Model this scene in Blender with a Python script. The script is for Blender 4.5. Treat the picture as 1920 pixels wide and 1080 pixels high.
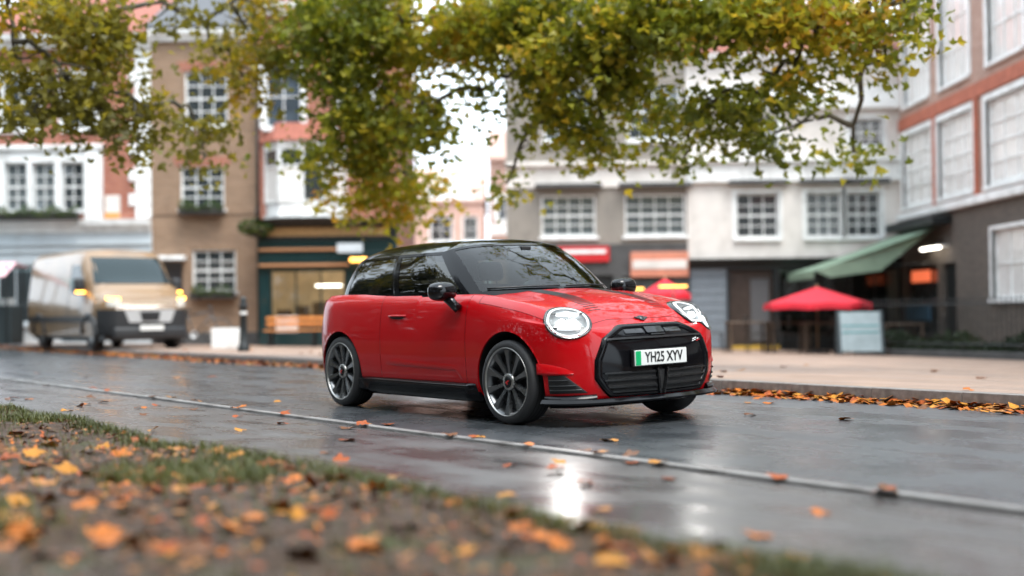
import bpy, bmesh, math, random
from math import sin, cos, pi, radians, sqrt, atan2, exp
from mathutils import Vector, Matrix
from mathutils.bvhtree import BVHTree
random.seed(7)
for o in list(bpy.data.objects): bpy.data.objects.remove(o)
S = bpy.context.scene
COL = S.collection

# ------------------------------------------------------------------ camera
# the world frame: camera above the origin, +Y into the picture, metres
CAM_H, PITCH, ROLL, FPX = 0.86, 0.01693, -0.0115, 2365.5      # FPX: focal length in pixels of a 1920 px wide picture
_d = Vector((0, cos(PITCH), sin(PITCH))); _r = Vector((1, 0, 0)); _u = _r.cross(_d)
_r2 = _r*cos(ROLL)+_u*sin(ROLL); _u2 = -_r*sin(ROLL)+_u*cos(ROLL)
cam = bpy.data.cameras.new('camera'); camo = bpy.data.objects.new('camera', cam); COL.objects.link(camo)
m = Matrix.Identity(4)
for i in range(3):
    m[i][0] = _r2[i]; m[i][1] = _u2[i]; m[i][2] = -_d[i]
m[2][3] = CAM_H
camo.matrix_world = m
cam.sensor_width = 36; cam.lens = FPX/1920*36; cam.clip_start = 0.05; cam.clip_end = 2000
cam.dof.use_dof = True; cam.dof.focus_distance = 10.0; cam.dof.aperture_fstop = 0.62
S.camera = camo

# ------------------------------------------------------------------ sky, sun, exposure (overcast day)
SUN_EL, SUN_AZ = radians(62), radians(150)
w = bpy.data.worlds.new('World'); S.world = w; w.use_nodes = True
nt = w.node_tree; nt.nodes.clear()
sky = nt.nodes.new('ShaderNodeTexSky'); sky.sky_type = 'NISHITA'; sky.sun_disc = False
sky.sun_elevation = SUN_EL; sky.sun_rotation = SUN_AZ; sky.dust_density = 4.0; sky.air_density = 1.0
hs = nt.nodes.new('ShaderNodeHueSaturation'); hs.inputs['Saturation'].default_value = 0.12
mx = nt.nodes.new('ShaderNodeMix'); mx.data_type = 'RGBA'; mx.inputs[0].default_value = 0.75
mx.inputs[7].default_value = (8.0, 9.2, 10.3, 1)             # the even white of a closed cloud cover
bg = nt.nodes.new('ShaderNodeBackground'); bg.inputs[1].default_value = 0.15
out = nt.nodes.new('ShaderNodeOutputWorld')
nt.links.new(sky.outputs[0], hs.inputs['Color']); nt.links.new(hs.outputs[0], mx.inputs[6])
nt.links.new(mx.outputs[2], bg.inputs[0]); nt.links.new(bg.outputs[0], out.inputs[0])
sl = bpy.data.lights.new('sun', 'SUN'); sl.energy = 1.4; sl.angle = radians(25); sl.color = (1, .96, .9)
so = bpy.data.objects.new('sun', sl); COL.objects.link(so)
so.rotation_euler = (radians(90)-SUN_EL, 0, radians(180)-SUN_AZ); so.location = (0, 0, 30)
S.view_settings.view_transform = 'Standard'; S.view_settings.look = 'None'
S.view_settings.gamma = 1.0; S.view_settings.exposure = 1.26; S.view_settings.use_curve_mapping = False

# ------------------------------------------------------------------ materials
MATS = {}
def nodes_of(name):
    ma = bpy.data.materials.new(name); ma.use_nodes = True
    n = ma.node_tree; b = n.nodes['Principled BSDF']
    return ma, n, b
def mat(name, col, rough=.5, metal=0., coat=0., spec=.5, var=0., vscale=6., bump=0., bscale=40., emit=None, es=0., trans=0., dirt=None, dscale=1.5, rvar=0.):
    if name in MATS: return MATS[name]
    ma, n, b = nodes_of(name); L = n.links.new
    b.inputs['Base Color'].default_value = (*col, 1); b.inputs['Roughness'].default_value = rough
    b.inputs['Metallic'].default_value = metal; b.inputs['Coat Weight'].default_value = coat
    b.inputs['Coat Roughness'].default_value = .03; b.inputs['Specular IOR Level'].default_value = spec
    tc = n.nodes.new('ShaderNodeTexCoord')
    last = None
    if var > 0:
        t = n.nodes.new('ShaderNodeTexNoise'); t.inputs['Scale'].default_value = vscale; t.inputs['Detail'].default_value = 6
        L(tc.outputs['Object'], t.inputs['Vector'])
        r = n.nodes.new('ShaderNodeValToRGB')
        r.color_ramp.elements[0].position = .3; r.color_ramp.elements[1].position = .7
        r.color_ramp.elements[0].color = (*[c*(1-var) for c in col], 1)
        r.color_ramp.elements[1].color = (*[min(1, c*(1+var)) for c in col], 1)
        L(t.outputs[0], r.inputs[0]); last = r.outputs[0]
    if dirt:
        t = n.nodes.new('ShaderNodeTexNoise'); t.inputs['Scale'].default_value = dscale; t.inputs['Detail'].default_value = 8; t.inputs['Roughness'].default_value = .7
        L(tc.outputs['Object'], t.inputs['Vector'])
        r = n.nodes.new('ShaderNodeMapRange'); r.inputs[1].default_value = .48; r.inputs[2].default_value = .75
        L(t.outputs[0], r.inputs[0])
        m_ = n.nodes.new('ShaderNodeMix'); m_.data_type = 'RGBA'
        if last: L(last, m_.inputs[6])
        else: m_.inputs[6].default_value = (*col, 1)
        m_.inputs[7].default_value = (*dirt, 1); L(r.outputs[0], m_.inputs[0]); last = m_.outputs[2]
    if last: L(last, b.inputs['Base Color'])
    if rvar > 0:
        t = n.nodes.new('ShaderNodeTexNoise'); t.inputs['Scale'].default_value = vscale*.7; t.inputs['Detail'].default_value = 5
        L(tc.outputs['Object'], t.inputs['Vector'])
        r = n.nodes.new('ShaderNodeMapRange'); r.inputs[1].default_value = .35; r.inputs[2].default_value = .65
        r.inputs[3].default_value = max(.02, rough-rvar); r.inputs[4].default_value = min(1, rough+rvar)
        L(t.outputs[0], r.inputs[0]); L(r.outputs[0], b.inputs['Roughness'])
    if bump > 0:
        t = n.nodes.new('ShaderNodeTexNoise'); t.inputs['Scale'].default_value = bscale; t.inputs['Detail'].default_value = 5
        L(tc.outputs['Object'], t.inputs['Vector'])
        bp = n.nodes.new('ShaderNodeBump'); bp.inputs['Strength'].default_value = bump; bp.inputs['Distance'].default_value = .02
        L(t.outputs[0], bp.inputs['Height']); L(bp.outputs[0], b.inputs['Normal'])
    if emit:
        b.inputs['Emission Color'].default_value = (*emit, 1); b.inputs['Emission Strength'].default_value = es
    if trans: b.inputs['Transmission Weight'].default_value = trans
    MATS[name] = ma
    return ma
def glass_mat(name, tint, ior=1.5, rough=.01, refl=1.0):
    if name in MATS: return MATS[name]
    ma = bpy.data.materials.new(name); ma.use_nodes = True; n = ma.node_tree; n.nodes.clear(); L = n.links.new
    o = n.nodes.new('ShaderNodeOutputMaterial'); mxs = n.nodes.new('ShaderNodeMixShader')
    tr = n.nodes.new('ShaderNodeBsdfTransparent'); tr.inputs[0].default_value = (*tint, 1)
    gl = n.nodes.new('ShaderNodeBsdfGlossy'); gl.inputs[0].default_value = (1, 1, 1, 1); gl.inputs['Roughness'].default_value = rough
    fr = n.nodes.new('ShaderNodeFresnel'); fr.inputs[0].default_value = ior
    ge = n.nodes.new('ShaderNodeNewGeometry'); io = n.nodes.new('ShaderNodeMapRange'); io.inputs[3].default_value = ior; io.inputs[4].default_value = 1/ior
    L(ge.outputs['Backfacing'], io.inputs[0]); L(io.outputs[0], fr.inputs[0])      # a thin pane: the same from both sides
    ma_ = n.nodes.new('ShaderNodeMath'); ma_.operation = 'MULTIPLY'; ma_.inputs[1].default_value = refl; ma_.use_clamp = True
    L(fr.outputs[0], ma_.inputs[0]); L(ma_.outputs[0], mxs.inputs[0]); L(tr.outputs[0], mxs.inputs[1]); L(gl.outputs[0], mxs.inputs[2]); L(mxs.outputs[0], o.inputs[0])
    MATS[name] = ma
    return ma
def brick_mat(name, c1, c2, mortar, dirt=(.06, .05, .045)):
    if name in MATS: return MATS[name]
    ma, n, b = nodes_of(name); L = n.links.new
    tc = n.nodes.new('ShaderNodeTexCoord'); sp = n.nodes.new('ShaderNodeSeparateXYZ'); L(tc.outputs['Object'], sp.inputs[0])
    ad = n.nodes.new('ShaderNodeMath'); L(sp.outputs[0], ad.inputs[0]); L(sp.outputs[1], ad.inputs[1])
    cb = n.nodes.new('ShaderNodeCombineXYZ'); L(ad.outputs[0], cb.inputs[0]); L(sp.outputs[2], cb.inputs[1])
    br = n.nodes.new('ShaderNodeTexBrick'); L(cb.outputs[0], br.inputs['Vector'])
    br.inputs['Scale'].default_value = 1.0; br.inputs['Brick Width'].default_value = .225; br.inputs['Row Height'].default_value = .075
    br.inputs['Mortar Size'].default_value = .006; br.inputs['Color1'].default_value = (*c1, 1); br.inputs['Color2'].default_value = (*c2, 1); br.inputs['Mortar'].default_value = (*mortar, 1)
    t = n.nodes.new('ShaderNodeTexNoise'); t.inputs['Scale'].default_value = .9; t.inputs['Detail'].default_value = 9; t.inputs['Roughness'].default_value = .7
    L(tc.outputs['Object'], t.inputs['Vector'])
    r = n.nodes.new('ShaderNodeMapRange'); r.inputs[1].default_value = .5; r.inputs[2].default_value = .85; r.inputs[4].default_value = .55
    L(t.outputs[0], r.inputs[0])
    m_ = n.nodes.new('ShaderNodeMix'); m_.data_type = 'RGBA'; L(r.outputs[0], m_.inputs[0]); L(br.outputs[0], m_.inputs[6]); m_.inputs[7].default_value = (*dirt, 1)
    L(m_.outputs[2], b.inputs['Base Color']); b.inputs['Roughness'].default_value = .85
    bp = n.nodes.new('ShaderNodeBump'); bp.inputs['Strength'].default_value = .6; bp.inputs['Distance'].default_value = .01; bp.invert = True
    L(br.outputs['Fac'], bp.inputs['Height']); L(bp.outputs[0], b.inputs['Normal'])
    MATS[name] = ma
    return ma

# ------------------------------------------------------------------ object helpers
def link(o, parent=None):
    COL.objects.link(o)
    if parent is not None: o.parent = parent
    return o
def tag(o, label=None, cat=None, group=None, kind=None):
    if label: o['label'] = label
    if cat: o['category'] = cat
    if group: o['group'] = group
    if kind: o['kind'] = kind
    return o
def empty(name, loc=(0, 0, 0), rz=0.):
    o = bpy.data.objects.new(name, None); o.location = loc; o.rotation_euler = (0, 0, rz); o.empty_display_size = .2
    return link(o)
def obj(name, verts, faces, ma, parent=None, smooth=False, fm=None):
    me = bpy.data.meshes.new(name); me.from_pydata([tuple(v) for v in verts], [], faces)
    for x in (ma if isinstance(ma, (list, tuple)) else [ma]): me.materials.append(x)
    if smooth: me.polygons.foreach_set('use_smooth', [True]*len(me.polygons))
    if fm: me.polygons.foreach_set('material_index', fm)
    me.update()
    return link(bpy.data.objects.new(name, me), parent)
def dup(o, parent=None, loc=None, rot=None):
    c = o.copy(); link(c, parent)
    if loc is not None: c.location = loc
    if rot is not None: c.rotation_euler = rot
    return c
def copy_tree(o, parent=None):
    c = o.copy(); link(c, parent)
    for ch in [x for x in bpy.data.objects if x.parent == o]: copy_tree(ch, c)
    return c
class MB:
    """collects shapes for ONE mesh object"""
    def __init__(s): s.v = []; s.f = []
    def add(s, vs, fs, M=None):
        k = len(s.v)
        s.v += [tuple(M @ Vector(a)) if M else tuple(a) for a in vs]; s.f += [tuple(i+k for i in f) for f in fs]; return s
    def box(s, x0, x1, y0, y1, z0, z1, M=None):
        vs = [(x, y, z) for z in (z0, z1) for x, y in ((x0, y0), (x1, y0), (x1, y1), (x0, y1))]
        return s.add(vs, [(3, 2, 1, 0), (4, 5, 6, 7), (0, 1, 5, 4), (1, 2, 6, 5), (2, 3, 7, 6), (3, 0, 4, 7)], M)
    def bbox(s, x0, x1, y0, y1, z0, z1, b=.01, M=None):      # a box with chamfered edges
        bm = bmesh.new(); bmesh.ops.create_cube(bm, size=1)
        for v in bm.verts: v.co = Vector(((x0+x1)/2+v.co.x*(x1-x0), (y0+y1)/2+v.co.y*(y1-y0), (z0+z1)/2+v.co.z*(z1-z0)))
        bmesh.ops.bevel(bm, geom=list(bm.edges), offset=b, segments=2, profile=.5, affect='EDGES')
        bm.verts.ensure_lookup_table(); bm.verts.index_update()
        vs = [tuple(v.co) for v in bm.verts]; fs = [tuple(v.index for v in f.verts) for f in bm.faces]; bm.free()
        return s.add(vs, fs, M)
    def prism(s, poly, a0, a1, axis='y', M=None):             # polygon (two coords) pulled along an axis
        n = len(poly)
        def P(p, a): return {'y': (p[0], a, p[1]), 'x': (a, p[0], p[1]), 'z': (p[0], p[1], a)}[axis]
        vs = [P(p, a0) for p in poly]+[P(p, a1) for p in poly]
        fs = [tuple(range(n)), tuple(reversed(range(n, 2*n)))]+[(i, i+n, (i+1) % n+n, (i+1) % n) for i in range(n)]
        return s.add(vs, fs, M)
    def tube(s, pts, rad, n=8, cap=True, M=None):
        pts = [Vector(p) for p in pts]; k = len(pts)
        if not isinstance(rad, (list, tuple)): rad = [rad]*k
        vs = []; fs = []; up = None
        for i, p in enumerate(pts):
            t = (pts[min(i+1, k-1)]-pts[max(i-1, 0)]).normalized()
            if up is None: up = Vector((0, 0, 1)) if abs(t.z) < .9 else Vector((1, 0, 0))
            a = t.cross(up)
            if a.length < 1e-4: a = t.cross(Vector((0, 1, 0)))
            a.normalize(); b = t.cross(a).normalized(); up = -b if False else up
            for j in range(n):
                q = 2*pi*j/n; vs.append(p+(a*cos(q)+b*sin(q))*rad[i])
        for i in range(k-1):
            for j in range(n): fs.append((i*n+j, i*n+(j+1) % n, (i+1)*n+(j+1) % n, (i+1)*n+j))
        if cap: fs += [tuple(reversed(range(n))), tuple(range((k-1)*n, k*n))]
        return s.add(vs, fs, M)
    def lathe(s, prof, n=32, axis='z', M=None, closed=False):   # prof: (radius, height)
        vs = []; k = len(prof)
        for j in range(n):
            q = 2*pi*j/n
            for r, h in prof:
                vs.append({'z': (r*cos(q), r*sin(q), h), 'y': (r*cos(q), h, r*sin(q)), 'x': (h, r*cos(q), r*sin(q))}[axis])
        fs = [(j*k+i, ((j+1) % n)*k+i, ((j+1) % n)*k+i+1, j*k+i+1) for j in range(n) for i in range(k-1)]
        return s.add(vs, fs, M)
    def build(s, name, ma, parent=None, smooth=False): return obj(name, s.v, s.f, ma, parent, smooth)
def smooth_by_angle(o, deg=35):
    me = o.data; me.polygons.foreach_set('use_smooth', [True]*len(me.polygons))
    bm = bmesh.new(); bm.from_mesh(me)
    bmesh.ops.recalc_face_normals(bm, faces=bm.faces)
    for e in bm.edges:
        if len(e.link_faces) == 2 and e.calc_face_angle(0) > radians(deg): e.smooth = False
    bm.to_mesh(me); bm.free(); return o
def crom(pts, t):                                              # Catmull-Rom through tuples at parameter t (0..len-1)
    n = len(pts); i = min(int(t), n-2); f = t-i
    p0 = pts[i-1] if i > 0 else [2*a-b for a, b in zip(pts[0], pts[1])]
    p1 = pts[i]; p2 = pts[i+1]
    p3 = pts[i+2] if i+2 < n else [2*a-b for a, b in zip(pts[-1], pts[-2])]
    return [.5*((2*b)+(c-a)*f+(2*a-5*b+4*c-d)*f*f+(3*b-a-3*c+d)*f**3) for a, b, c, d in zip(p0, p1, p2, p3)]
def interp(x, xs, ys):
    if x <= xs[0]: return ys[0]
    for i in range(len(xs)-1):
        if x <= xs[i+1]:
            f = (x-xs[i])/(xs[i+1]-xs[i]); return ys[i]+f*(ys[i+1]-ys[i])
    return ys[-1]
def sstep(a, b, x):
    t = max(0, min(1, (x-a)/(b-a))); return t*t*(3-2*t)
FONTMESH = {}
def text_obj(name, s, size, ma, parent, M, sx=1., ext=.001, align='CENTER', bold=0.):
    cu = bpy.data.curves.new(name, 'FONT'); cu.body = s; cu.size = size; cu.align_x = align; cu.align_y = 'CENTER'; cu.extrude = ext; cu.offset = bold
    t = bpy.data.objects.new(name, cu); COL.objects.link(t)
    dg = bpy.context.evaluated_depsgraph_get(); me = bpy.data.meshes.new_from_object(t.evaluated_get(dg))
    bpy.data.objects.remove(t)
    me.transform(M @ Matrix.Diagonal((sx, 1, 1, 1))); me.materials.clear(); me.materials.append(ma); me.name = name
    return link(bpy.data.objects.new(name, me), parent)

# ------------------------------------------------------------------ the lie of the land
RU = Vector((.604, -.797, 0)); RN = Vector((.797, .604, 0))     # along the road (the way the cars face), across it (away from the camera)
N_VERGE, N_EDGE, N_KERB = 3.06, 4.84, 9.35                      # distances across: verge edge, near edging, far kerb
def rd(u, n, z=0.): return RU*u+RN*n+Vector((0, 0, z))
def pave_z(x, y): return .12-.0262*(x*RN.x+y*RN.y-9.5)
# ------------------------------------------------------------------ the setting
def at(px, py, Y):
    """the point of the photograph (1920 wide) at depth Y"""
    v = _d+_r2*((px-960)/FPX)-_u2*((py-540)/FPX); v = v*(Y/v.y); return Vector((v.x, Y, CAM_H+v.z))
def at_x(px, py, X):
    v = _d+_r2*((px-960)/FPX)-_u2*((py-540)/FPX); v = v*(X/v.x); return Vector((X, v.y, CAM_H+v.z))
def strip(name, u0, u1, n0, n1, z0, z1, ma, nu=1, nn=1):
    vs, fs = [], []
    for a in range(nu+1):
        for b in range(nn+1): vs.append(rd(u0+(u1-u0)*a/nu, n0+(n1-n0)*b/nn, z0+(z1-z0)*b/nn))
    for a in range(nu):
        for b in range(nn): fs.append((a*(nn+1)+b, (a+1)*(nn+1)+b, (a+1)*(nn+1)+b+1, a*(nn+1)+b+1))
    o = obj(name, vs, fs, ma); 
    return tag(o, kind='structure')
def road_coords(n):
    """texture coordinates turned so that x runs along the road"""
    tc = n.nodes.new('ShaderNodeTexCoord'); mp = n.nodes.new('ShaderNodeMapping'); mp.inputs['Rotation'].default_value = (0, 0, atan2(.797, .604))
    n.links.new(tc.outputs['Object'], mp.inputs['Vector']); return mp.outputs[0]
def wet_mat(name, c0, c1, r0, r1, pud=.5, bump=.25, streak=(.12, 1.6), spec=.5, joints=None):
    ma, n, b = nodes_of(name); L = n.links.new; vec = road_coords(n)
    def noise(scale, det, st=None, ro=.6):
        t = n.nodes.new('ShaderNodeTexNoise'); t.inputs['Scale'].default_value = scale; t.inputs['Detail'].default_value = det; t.inputs['Roughness'].default_value = ro
        if st:
            mp = n.nodes.new('ShaderNodeMapping'); mp.inputs['Scale'].default_value = (st[0], st[1], 1); L(vec, mp.inputs[0]); L(mp.outputs[0], t.inputs['Vector'])
        else: L(vec, t.inputs['Vector'])
        return t.outputs[0]
    big = noise(1.0, 6, streak); fine = noise(140, 4, None, .7); mid = noise(1.7, 7)
    r = n.nodes.new('ShaderNodeValToRGB'); r.color_ramp.elements[0].color = (*c0, 1); r.color_ramp.elements[1].color = (*c1, 1); r.color_ramp.elements[0].position = .3; r.color_ramp.elements[1].position = .72
    a = n.nodes.new('ShaderNodeMath'); a.operation = 'MULTIPLY_ADD'; a.inputs[1].default_value = .45; L(fine, a.inputs[0])
    m2 = n.nodes.new('ShaderNodeMath'); m2.operation = 'MULTIPLY'; m2.inputs[1].default_value = .55; L(mid, m2.inputs[0]); L(m2.outputs[0], a.inputs[2]); L(a.outputs[0], r.inputs[0])
    col = r.outputs[0]
    L(col, b.inputs['Base Color'])
    av = n.nodes.new('ShaderNodeMath'); av.operation = 'ADD'; L(big, av.inputs[0]); L(mid, av.inputs[1])
    mr = n.nodes.new('ShaderNodeMapRange'); mr.inputs[1].default_value = 2*pud-.16; mr.inputs[2].default_value = 2*pud+.18; mr.inputs[3].default_value = r0; mr.inputs[4].default_value = r1
    L(av.outputs[0], mr.inputs[0]); L(mr.outputs[0], b.inputs['Roughness'])
    # the grain shows where the film of water is thin
    bp = n.nodes.new('ShaderNodeBump'); bp.inputs['Distance'].default_value = .004
    ms = n.nodes.new('ShaderNodeMapRange'); ms.inputs[1].default_value = r0; ms.inputs[2].default_value = r1; ms.inputs[3].default_value = .03; ms.inputs[4].default_value = bump
    L(mr.outputs[0], ms.inputs[0]); L(ms.outputs[0], bp.inputs['Strength']); L(fine, bp.inputs['Height']); L(bp.outputs[0], b.inputs['Normal'])
    b.inputs['Specular IOR Level'].default_value = spec
    if joints:
        br = n.nodes.new('ShaderNodeTexBrick'); br.inputs['Scale'].default_value = 1; br.inputs['Brick Width'].default_value = joints[0]; br.inputs['Row Height'].default_value = joints[1]; br.inputs['Mortar Size'].default_value = .008
        br.inputs['Color1'].default_value = (.85, .85, .85, 1); br.inputs['Color2'].default_value = (1.15, 1.1, 1.05, 1); br.inputs['Mortar'].default_value = (.45, .42, .4, 1); L(vec, br.inputs['Vector'])
        mm = n.nodes.new('ShaderNodeMix'); mm.data_type = 'RGBA'; mm.blend_type = 'MULTIPLY'; mm.inputs[0].default_value = 1; L(col, mm.inputs[6]); L(br.outputs[0], mm.inputs[7]); L(mm.outputs[2], b.inputs['Base Color'])
    MATS[name] = ma; return ma
asph = wet_mat('wet_asphalt', (.022, .025, .028), (.060, .066, .072), .21, .36, .50, .35, (.06, 2.4), spec=.8)
pathm = wet_mat('wet_path', (.038, .036, .036), (.095, .088, .085), .20, .46, .52, .35, (.25, 2.2), spec=.7)
pavem = wet_mat('damp_paving', (.22, .150, .115), (.38, .275, .215), .45, .75, .46, .3, (.4, 1.2), joints=(.75, .6))
stone = mat('kerb_granite', (.19, .17, .155), rough=.5, var=.35, vscale=14, bump=.2, bscale=90, dirt=(.08, .07, .06), dscale=5)
stone2 = mat('edging_concrete', (.22, .212, .205), rough=.4, var=.18, vscale=7, bump=.12, bscale=90, dirt=(.11, .10, .094), dscale=2)
soil = mat('far_soil', (.08, .07, .05), rough=.9, var=.3, vscale=.3)
g = 900
tag(obj('ground', [(-g, -g, -1.6), (g, -g, -1.6), (g, g, -1.6), (-g, g, -1.6)], [(0, 1, 2, 3)], soil), kind='structure')
strip('road', -110, 40, N_EDGE-.02, N_KERB+.03, 0, 0, asph)
strip('path', -110, 40, N_VERGE-.14, N_EDGE-.035, .062, -.008, pathm)
pv = []
for u in (-110, 40):
    for n_ in (N_KERB+.14, 46):
        p = rd(u, n_); pv.append((p.x, p.y, pave_z(p.x, p.y)))
tag(obj('pavement', pv, [(0, 2, 3, 1)], pavem), kind='structure')
# kerb stones, one by one
def kerb(name, n0, n1, z0, z1, ma, u0, u1, L_, label=None):
    k = int((u1-u0)/L_); root = empty(name, rd(u0, (n0+n1)/2, z0), atan2(RU.y, RU.x)); tag(root, kind='structure')
    protos = []
    for i in range(3):
        mb = MB(); mb.bbox(.002, L_-.002, -(n1-n0)/2, (n1-n0)/2, 0, z1-z0+(i-1)*.001, .006); protos.append(mb.build('kerb_stone', ma, root)); protos[-1].location.x = i*L_
    for i in range(3, k): dup(protos[random.randrange(3)], root, (i*L_, random.uniform(-.002, .002), random.uniform(-.002, .002)), (0, 0, random.uniform(-.0015, .0015)))
    return root
kerb('far_kerb', N_KERB, N_KERB+.15, -.05, .125, stone, -48, 2, .91)
kerb('near_kerb', N_EDGE-.04, N_EDGE+.03, -.12, .014, stone2, -30, 4, .91)

# the verge: trodden mud with worn grass
def vn(x, y): return x*RN.x+y*RN.y
def verge_h(u, n_):
    return .084+.010*sin(u*1.3+n_*.7)+.008*sin(u*2.9-n_*2.1+1)+.006*sin(u*5.3+n_*4.4)+.004*sin(u*11+n_*9)+.02*sstep(3.0, 0, n_)
vs, fs = [], []
NUa, NNa = 300, 110
def vedge(u): return N_VERGE+.05*sin(u*1.9)+.035*sin(u*4.7+1)+.02*sin(u*11)
for a in range(NUa+1):
    u = -34+46*a/NUa
    for b in range(NNa+1):
        t = b/NNa; n_ = vedge(u)-t**1.3*9.5; e_ = vedge(u)-n_; z = .040+(verge_h(u, n_)-.040)*sstep(0, .12, e_); vs.append(rd(u, n_, z))
for a in range(NUa):
    for b in range(NNa): fs.append((a*(NNa+1)+b, a*(NNa+1)+b+1, (a+1)*(NNa+1)+b+1, (a+1)*(NNa+1)+b))
ma, n, b = nodes_of('verge_mud'); L = n.links.new
tc = n.nodes.new('ShaderNodeTexCoord')
def nz(s, d, r_=.6):
    t = n.nodes.new('ShaderNodeTexNoise'); t.inputs['Scale'].default_value = s; t.inputs['Detail'].default_value = d; t.inputs['Roughness'].default_value = r_; L(tc.outputs['Object'], t.inputs['Vector']); return t.outputs[0]
r1 = n.nodes.new('ShaderNodeValToRGB'); r1.color_ramp.elements[0].color = (.026, .015, .009, 1); r1.color_ramp.elements[1].color = (.095, .057, .036, 1); r1.color_ramp.elements[0].position = .35; r1.color_ramp.elements[1].position = .68; L(nz(9, 9, .7), r1.inputs[0])
r2 = n.nodes.new('ShaderNodeMapRange'); r2.inputs[1].default_value = .55; r2.inputs[2].default_value = .68; r2.inputs[4].default_value = .75; L(nz(1.6, 6), r2.inputs[0])
mm = n.nodes.new('ShaderNodeMix'); mm.data_type = 'RGBA'; L(r2.outputs[0], mm.inputs[0]); L(r1.outputs[0], mm.inputs[6]); mm.inputs[7].default_value = (.05, .065, .018, 1); L(mm.outputs[2], b.inputs['Base Color'])
b.inputs['Specular IOR Level'].default_value = .25; r3 = n.nodes.new('ShaderNodeMapRange'); r3.inputs[1].default_value = .4; r3.inputs[2].default_value = .62; r3.inputs[3].default_value = .55; r3.inputs[4].default_value = .95; L(nz(5, 5), r3.inputs[0]); L(r3.outputs[0], b.inputs['Roughness'])
bp = n.nodes.new('ShaderNodeBump'); bp.inputs['Strength'].default_value = .7; bp.inputs['Distance'].default_value = .03; L(nz(24, 8, .7), bp.inputs['Height']); L(bp.outputs[0], b.inputs['Normal'])
verge = tag(obj('verge', vs, fs, ma, None, True), kind='structure')
# ------------------------------------------------------------------ the red car
BR = .02356                                                     # the body leans a little to its near side
RC, RS = cos(BR), sin(BR)
def lean(v):
    y, z = v[1], v[2]-.3
    return (v[0], y*RC-z*RS, .3+y*RS+z*RC)
paint = mat('car_paint_red', (.40, .001, .004), rough=.5, coat=.75, spec=.05)
for _n in [paint.node_tree]:                                     # beads of rain in the clear coat
    _t = _n.nodes.new('ShaderNodeTexNoise'); _t.inputs['Scale'].default_value = 150; _t.inputs['Detail'].default_value = 2
    _c = _n.nodes.new('ShaderNodeTexCoord'); _n.links.new(_c.outputs['Object'], _t.inputs['Vector'])
    _m = _n.nodes.new('ShaderNodeMapRange'); _m.inputs[1].default_value = .60; _m.inputs[2].default_value = .72; _n.links.new(_t.outputs[0], _m.inputs[0])
    _b = _n.nodes.new('ShaderNodeBump'); _b.inputs['Strength'].default_value = .22; _b.inputs['Distance'].default_value = .0015
    _n.links.new(_m.outputs[0], _b.inputs['Height']); _n.links.new(_b.outputs[0], _n.nodes['Principled BSDF'].inputs['Coat Normal'])
blackg = mat('gloss_black', (.004, .004, .005), rough=.07, spec=.42)
blackp = mat('pillar_black', (.003, .003, .004), rough=.10, spec=.22)
blackm = mat('satin_black', (.012, .012, .013), rough=.45, bump=.05, bscale=300)
blackd = mat('deep_black', (.004, .004, .004), rough=.8)
rubber = mat('tyre_rubber', (.016, .016, .017), rough=.62, bump=.15, bscale=120)
car = empty('hatchback_car', (-.11, 10.97, 0), atan2(-.801, .5987))
tag(car, 'shiny red three-door hatchback with black roof driving along the wet road', 'car')

def bspline(ctrl, u):                                           # clamped uniform cubic, u in 0..1
    n = len(ctrl); pts = [ctrl[0]]*2+list(ctrl)+[ctrl[-1]]*2
    k = n+1; x = u*k; i = min(int(x), k-1); f = x-i
    b = ((1-f)**3/6, (3*f**3-6*f*f+4)/6, (-3*f**3+3*f*f+3*f+1)/6, f**3/6)
    return [sum(b[j]*pts[i+j][c] for j in range(4)) for c in range(len(ctrl[0]))]
def Hc(x): return crom([(a,) for a in (.70, .762, .822, .906, .960, .992, 1.018, 1.036, 1.045, 1.05, 1.055, 1.06, 1.06, 1.05, 1.03)], max(0, min(14, hx(x))))[0]
HXK = [1.98, 1.88, 1.774, 1.6, 1.4, 1.2, 1.0, .8, .5, 0, -.5, -1., -1.4, -1.7, -1.9]
def hx(x):
    for i in range(len(HXK)-1):
        if x >= HXK[i+1]: return i+(HXK[i]-x)/(HXK[i]-HXK[i+1])
    return 14
def Htop(x, y):
    k = .078 if x > 0 else .06
    # a faint valley between the fender crests and the raised middle of the bonnet
    return Hc(x)-k*y*y-.010*exp(-((abs(y)-.50)/.11)**2)*sstep(.7, 1.1, x)*sstep(1.85, 1.5, x)
plan = [(2.012, 0), (2.004, .20), (1.975, .42), (1.905, .62), (1.785, .77), (1.60, .842), (1.40, .866), (1.263, .872), (1.05, .868), (.75, .862), (.40, .862), (0, .866), (-.40, .870), (-.80, .876), (-1.10, .880), (-1.263, .880), (-1.45, .875), (-1.63, .845), (-1.765, .765), (-1.845, .58), (-1.875, .30), (-1.882, 0)]
# (inward offset, height); the last three heights are measured below the top surface
P_side = [(.11, .150), (.055, .185), (.018, .27), (.003, .40), (-.002, .55), (.000, .68), (.012, .80), (.028, .095), (.052, .035), (.10, .0)]
P_nose = [(.14, .150), (.03, .175), (.002, .26), (.0, .38), (.0, .50), (.018, .62), (.075, .72), (.135, .03), (.205, .008), (.30, .0)]
P_rear = [(.12, .150), (.05, .20), (.01, .28), (.0, .40), (.0, .54), (.02, .68), (.045, .82), (.07, .11), (.10, .03), (.17, .0)]
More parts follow.
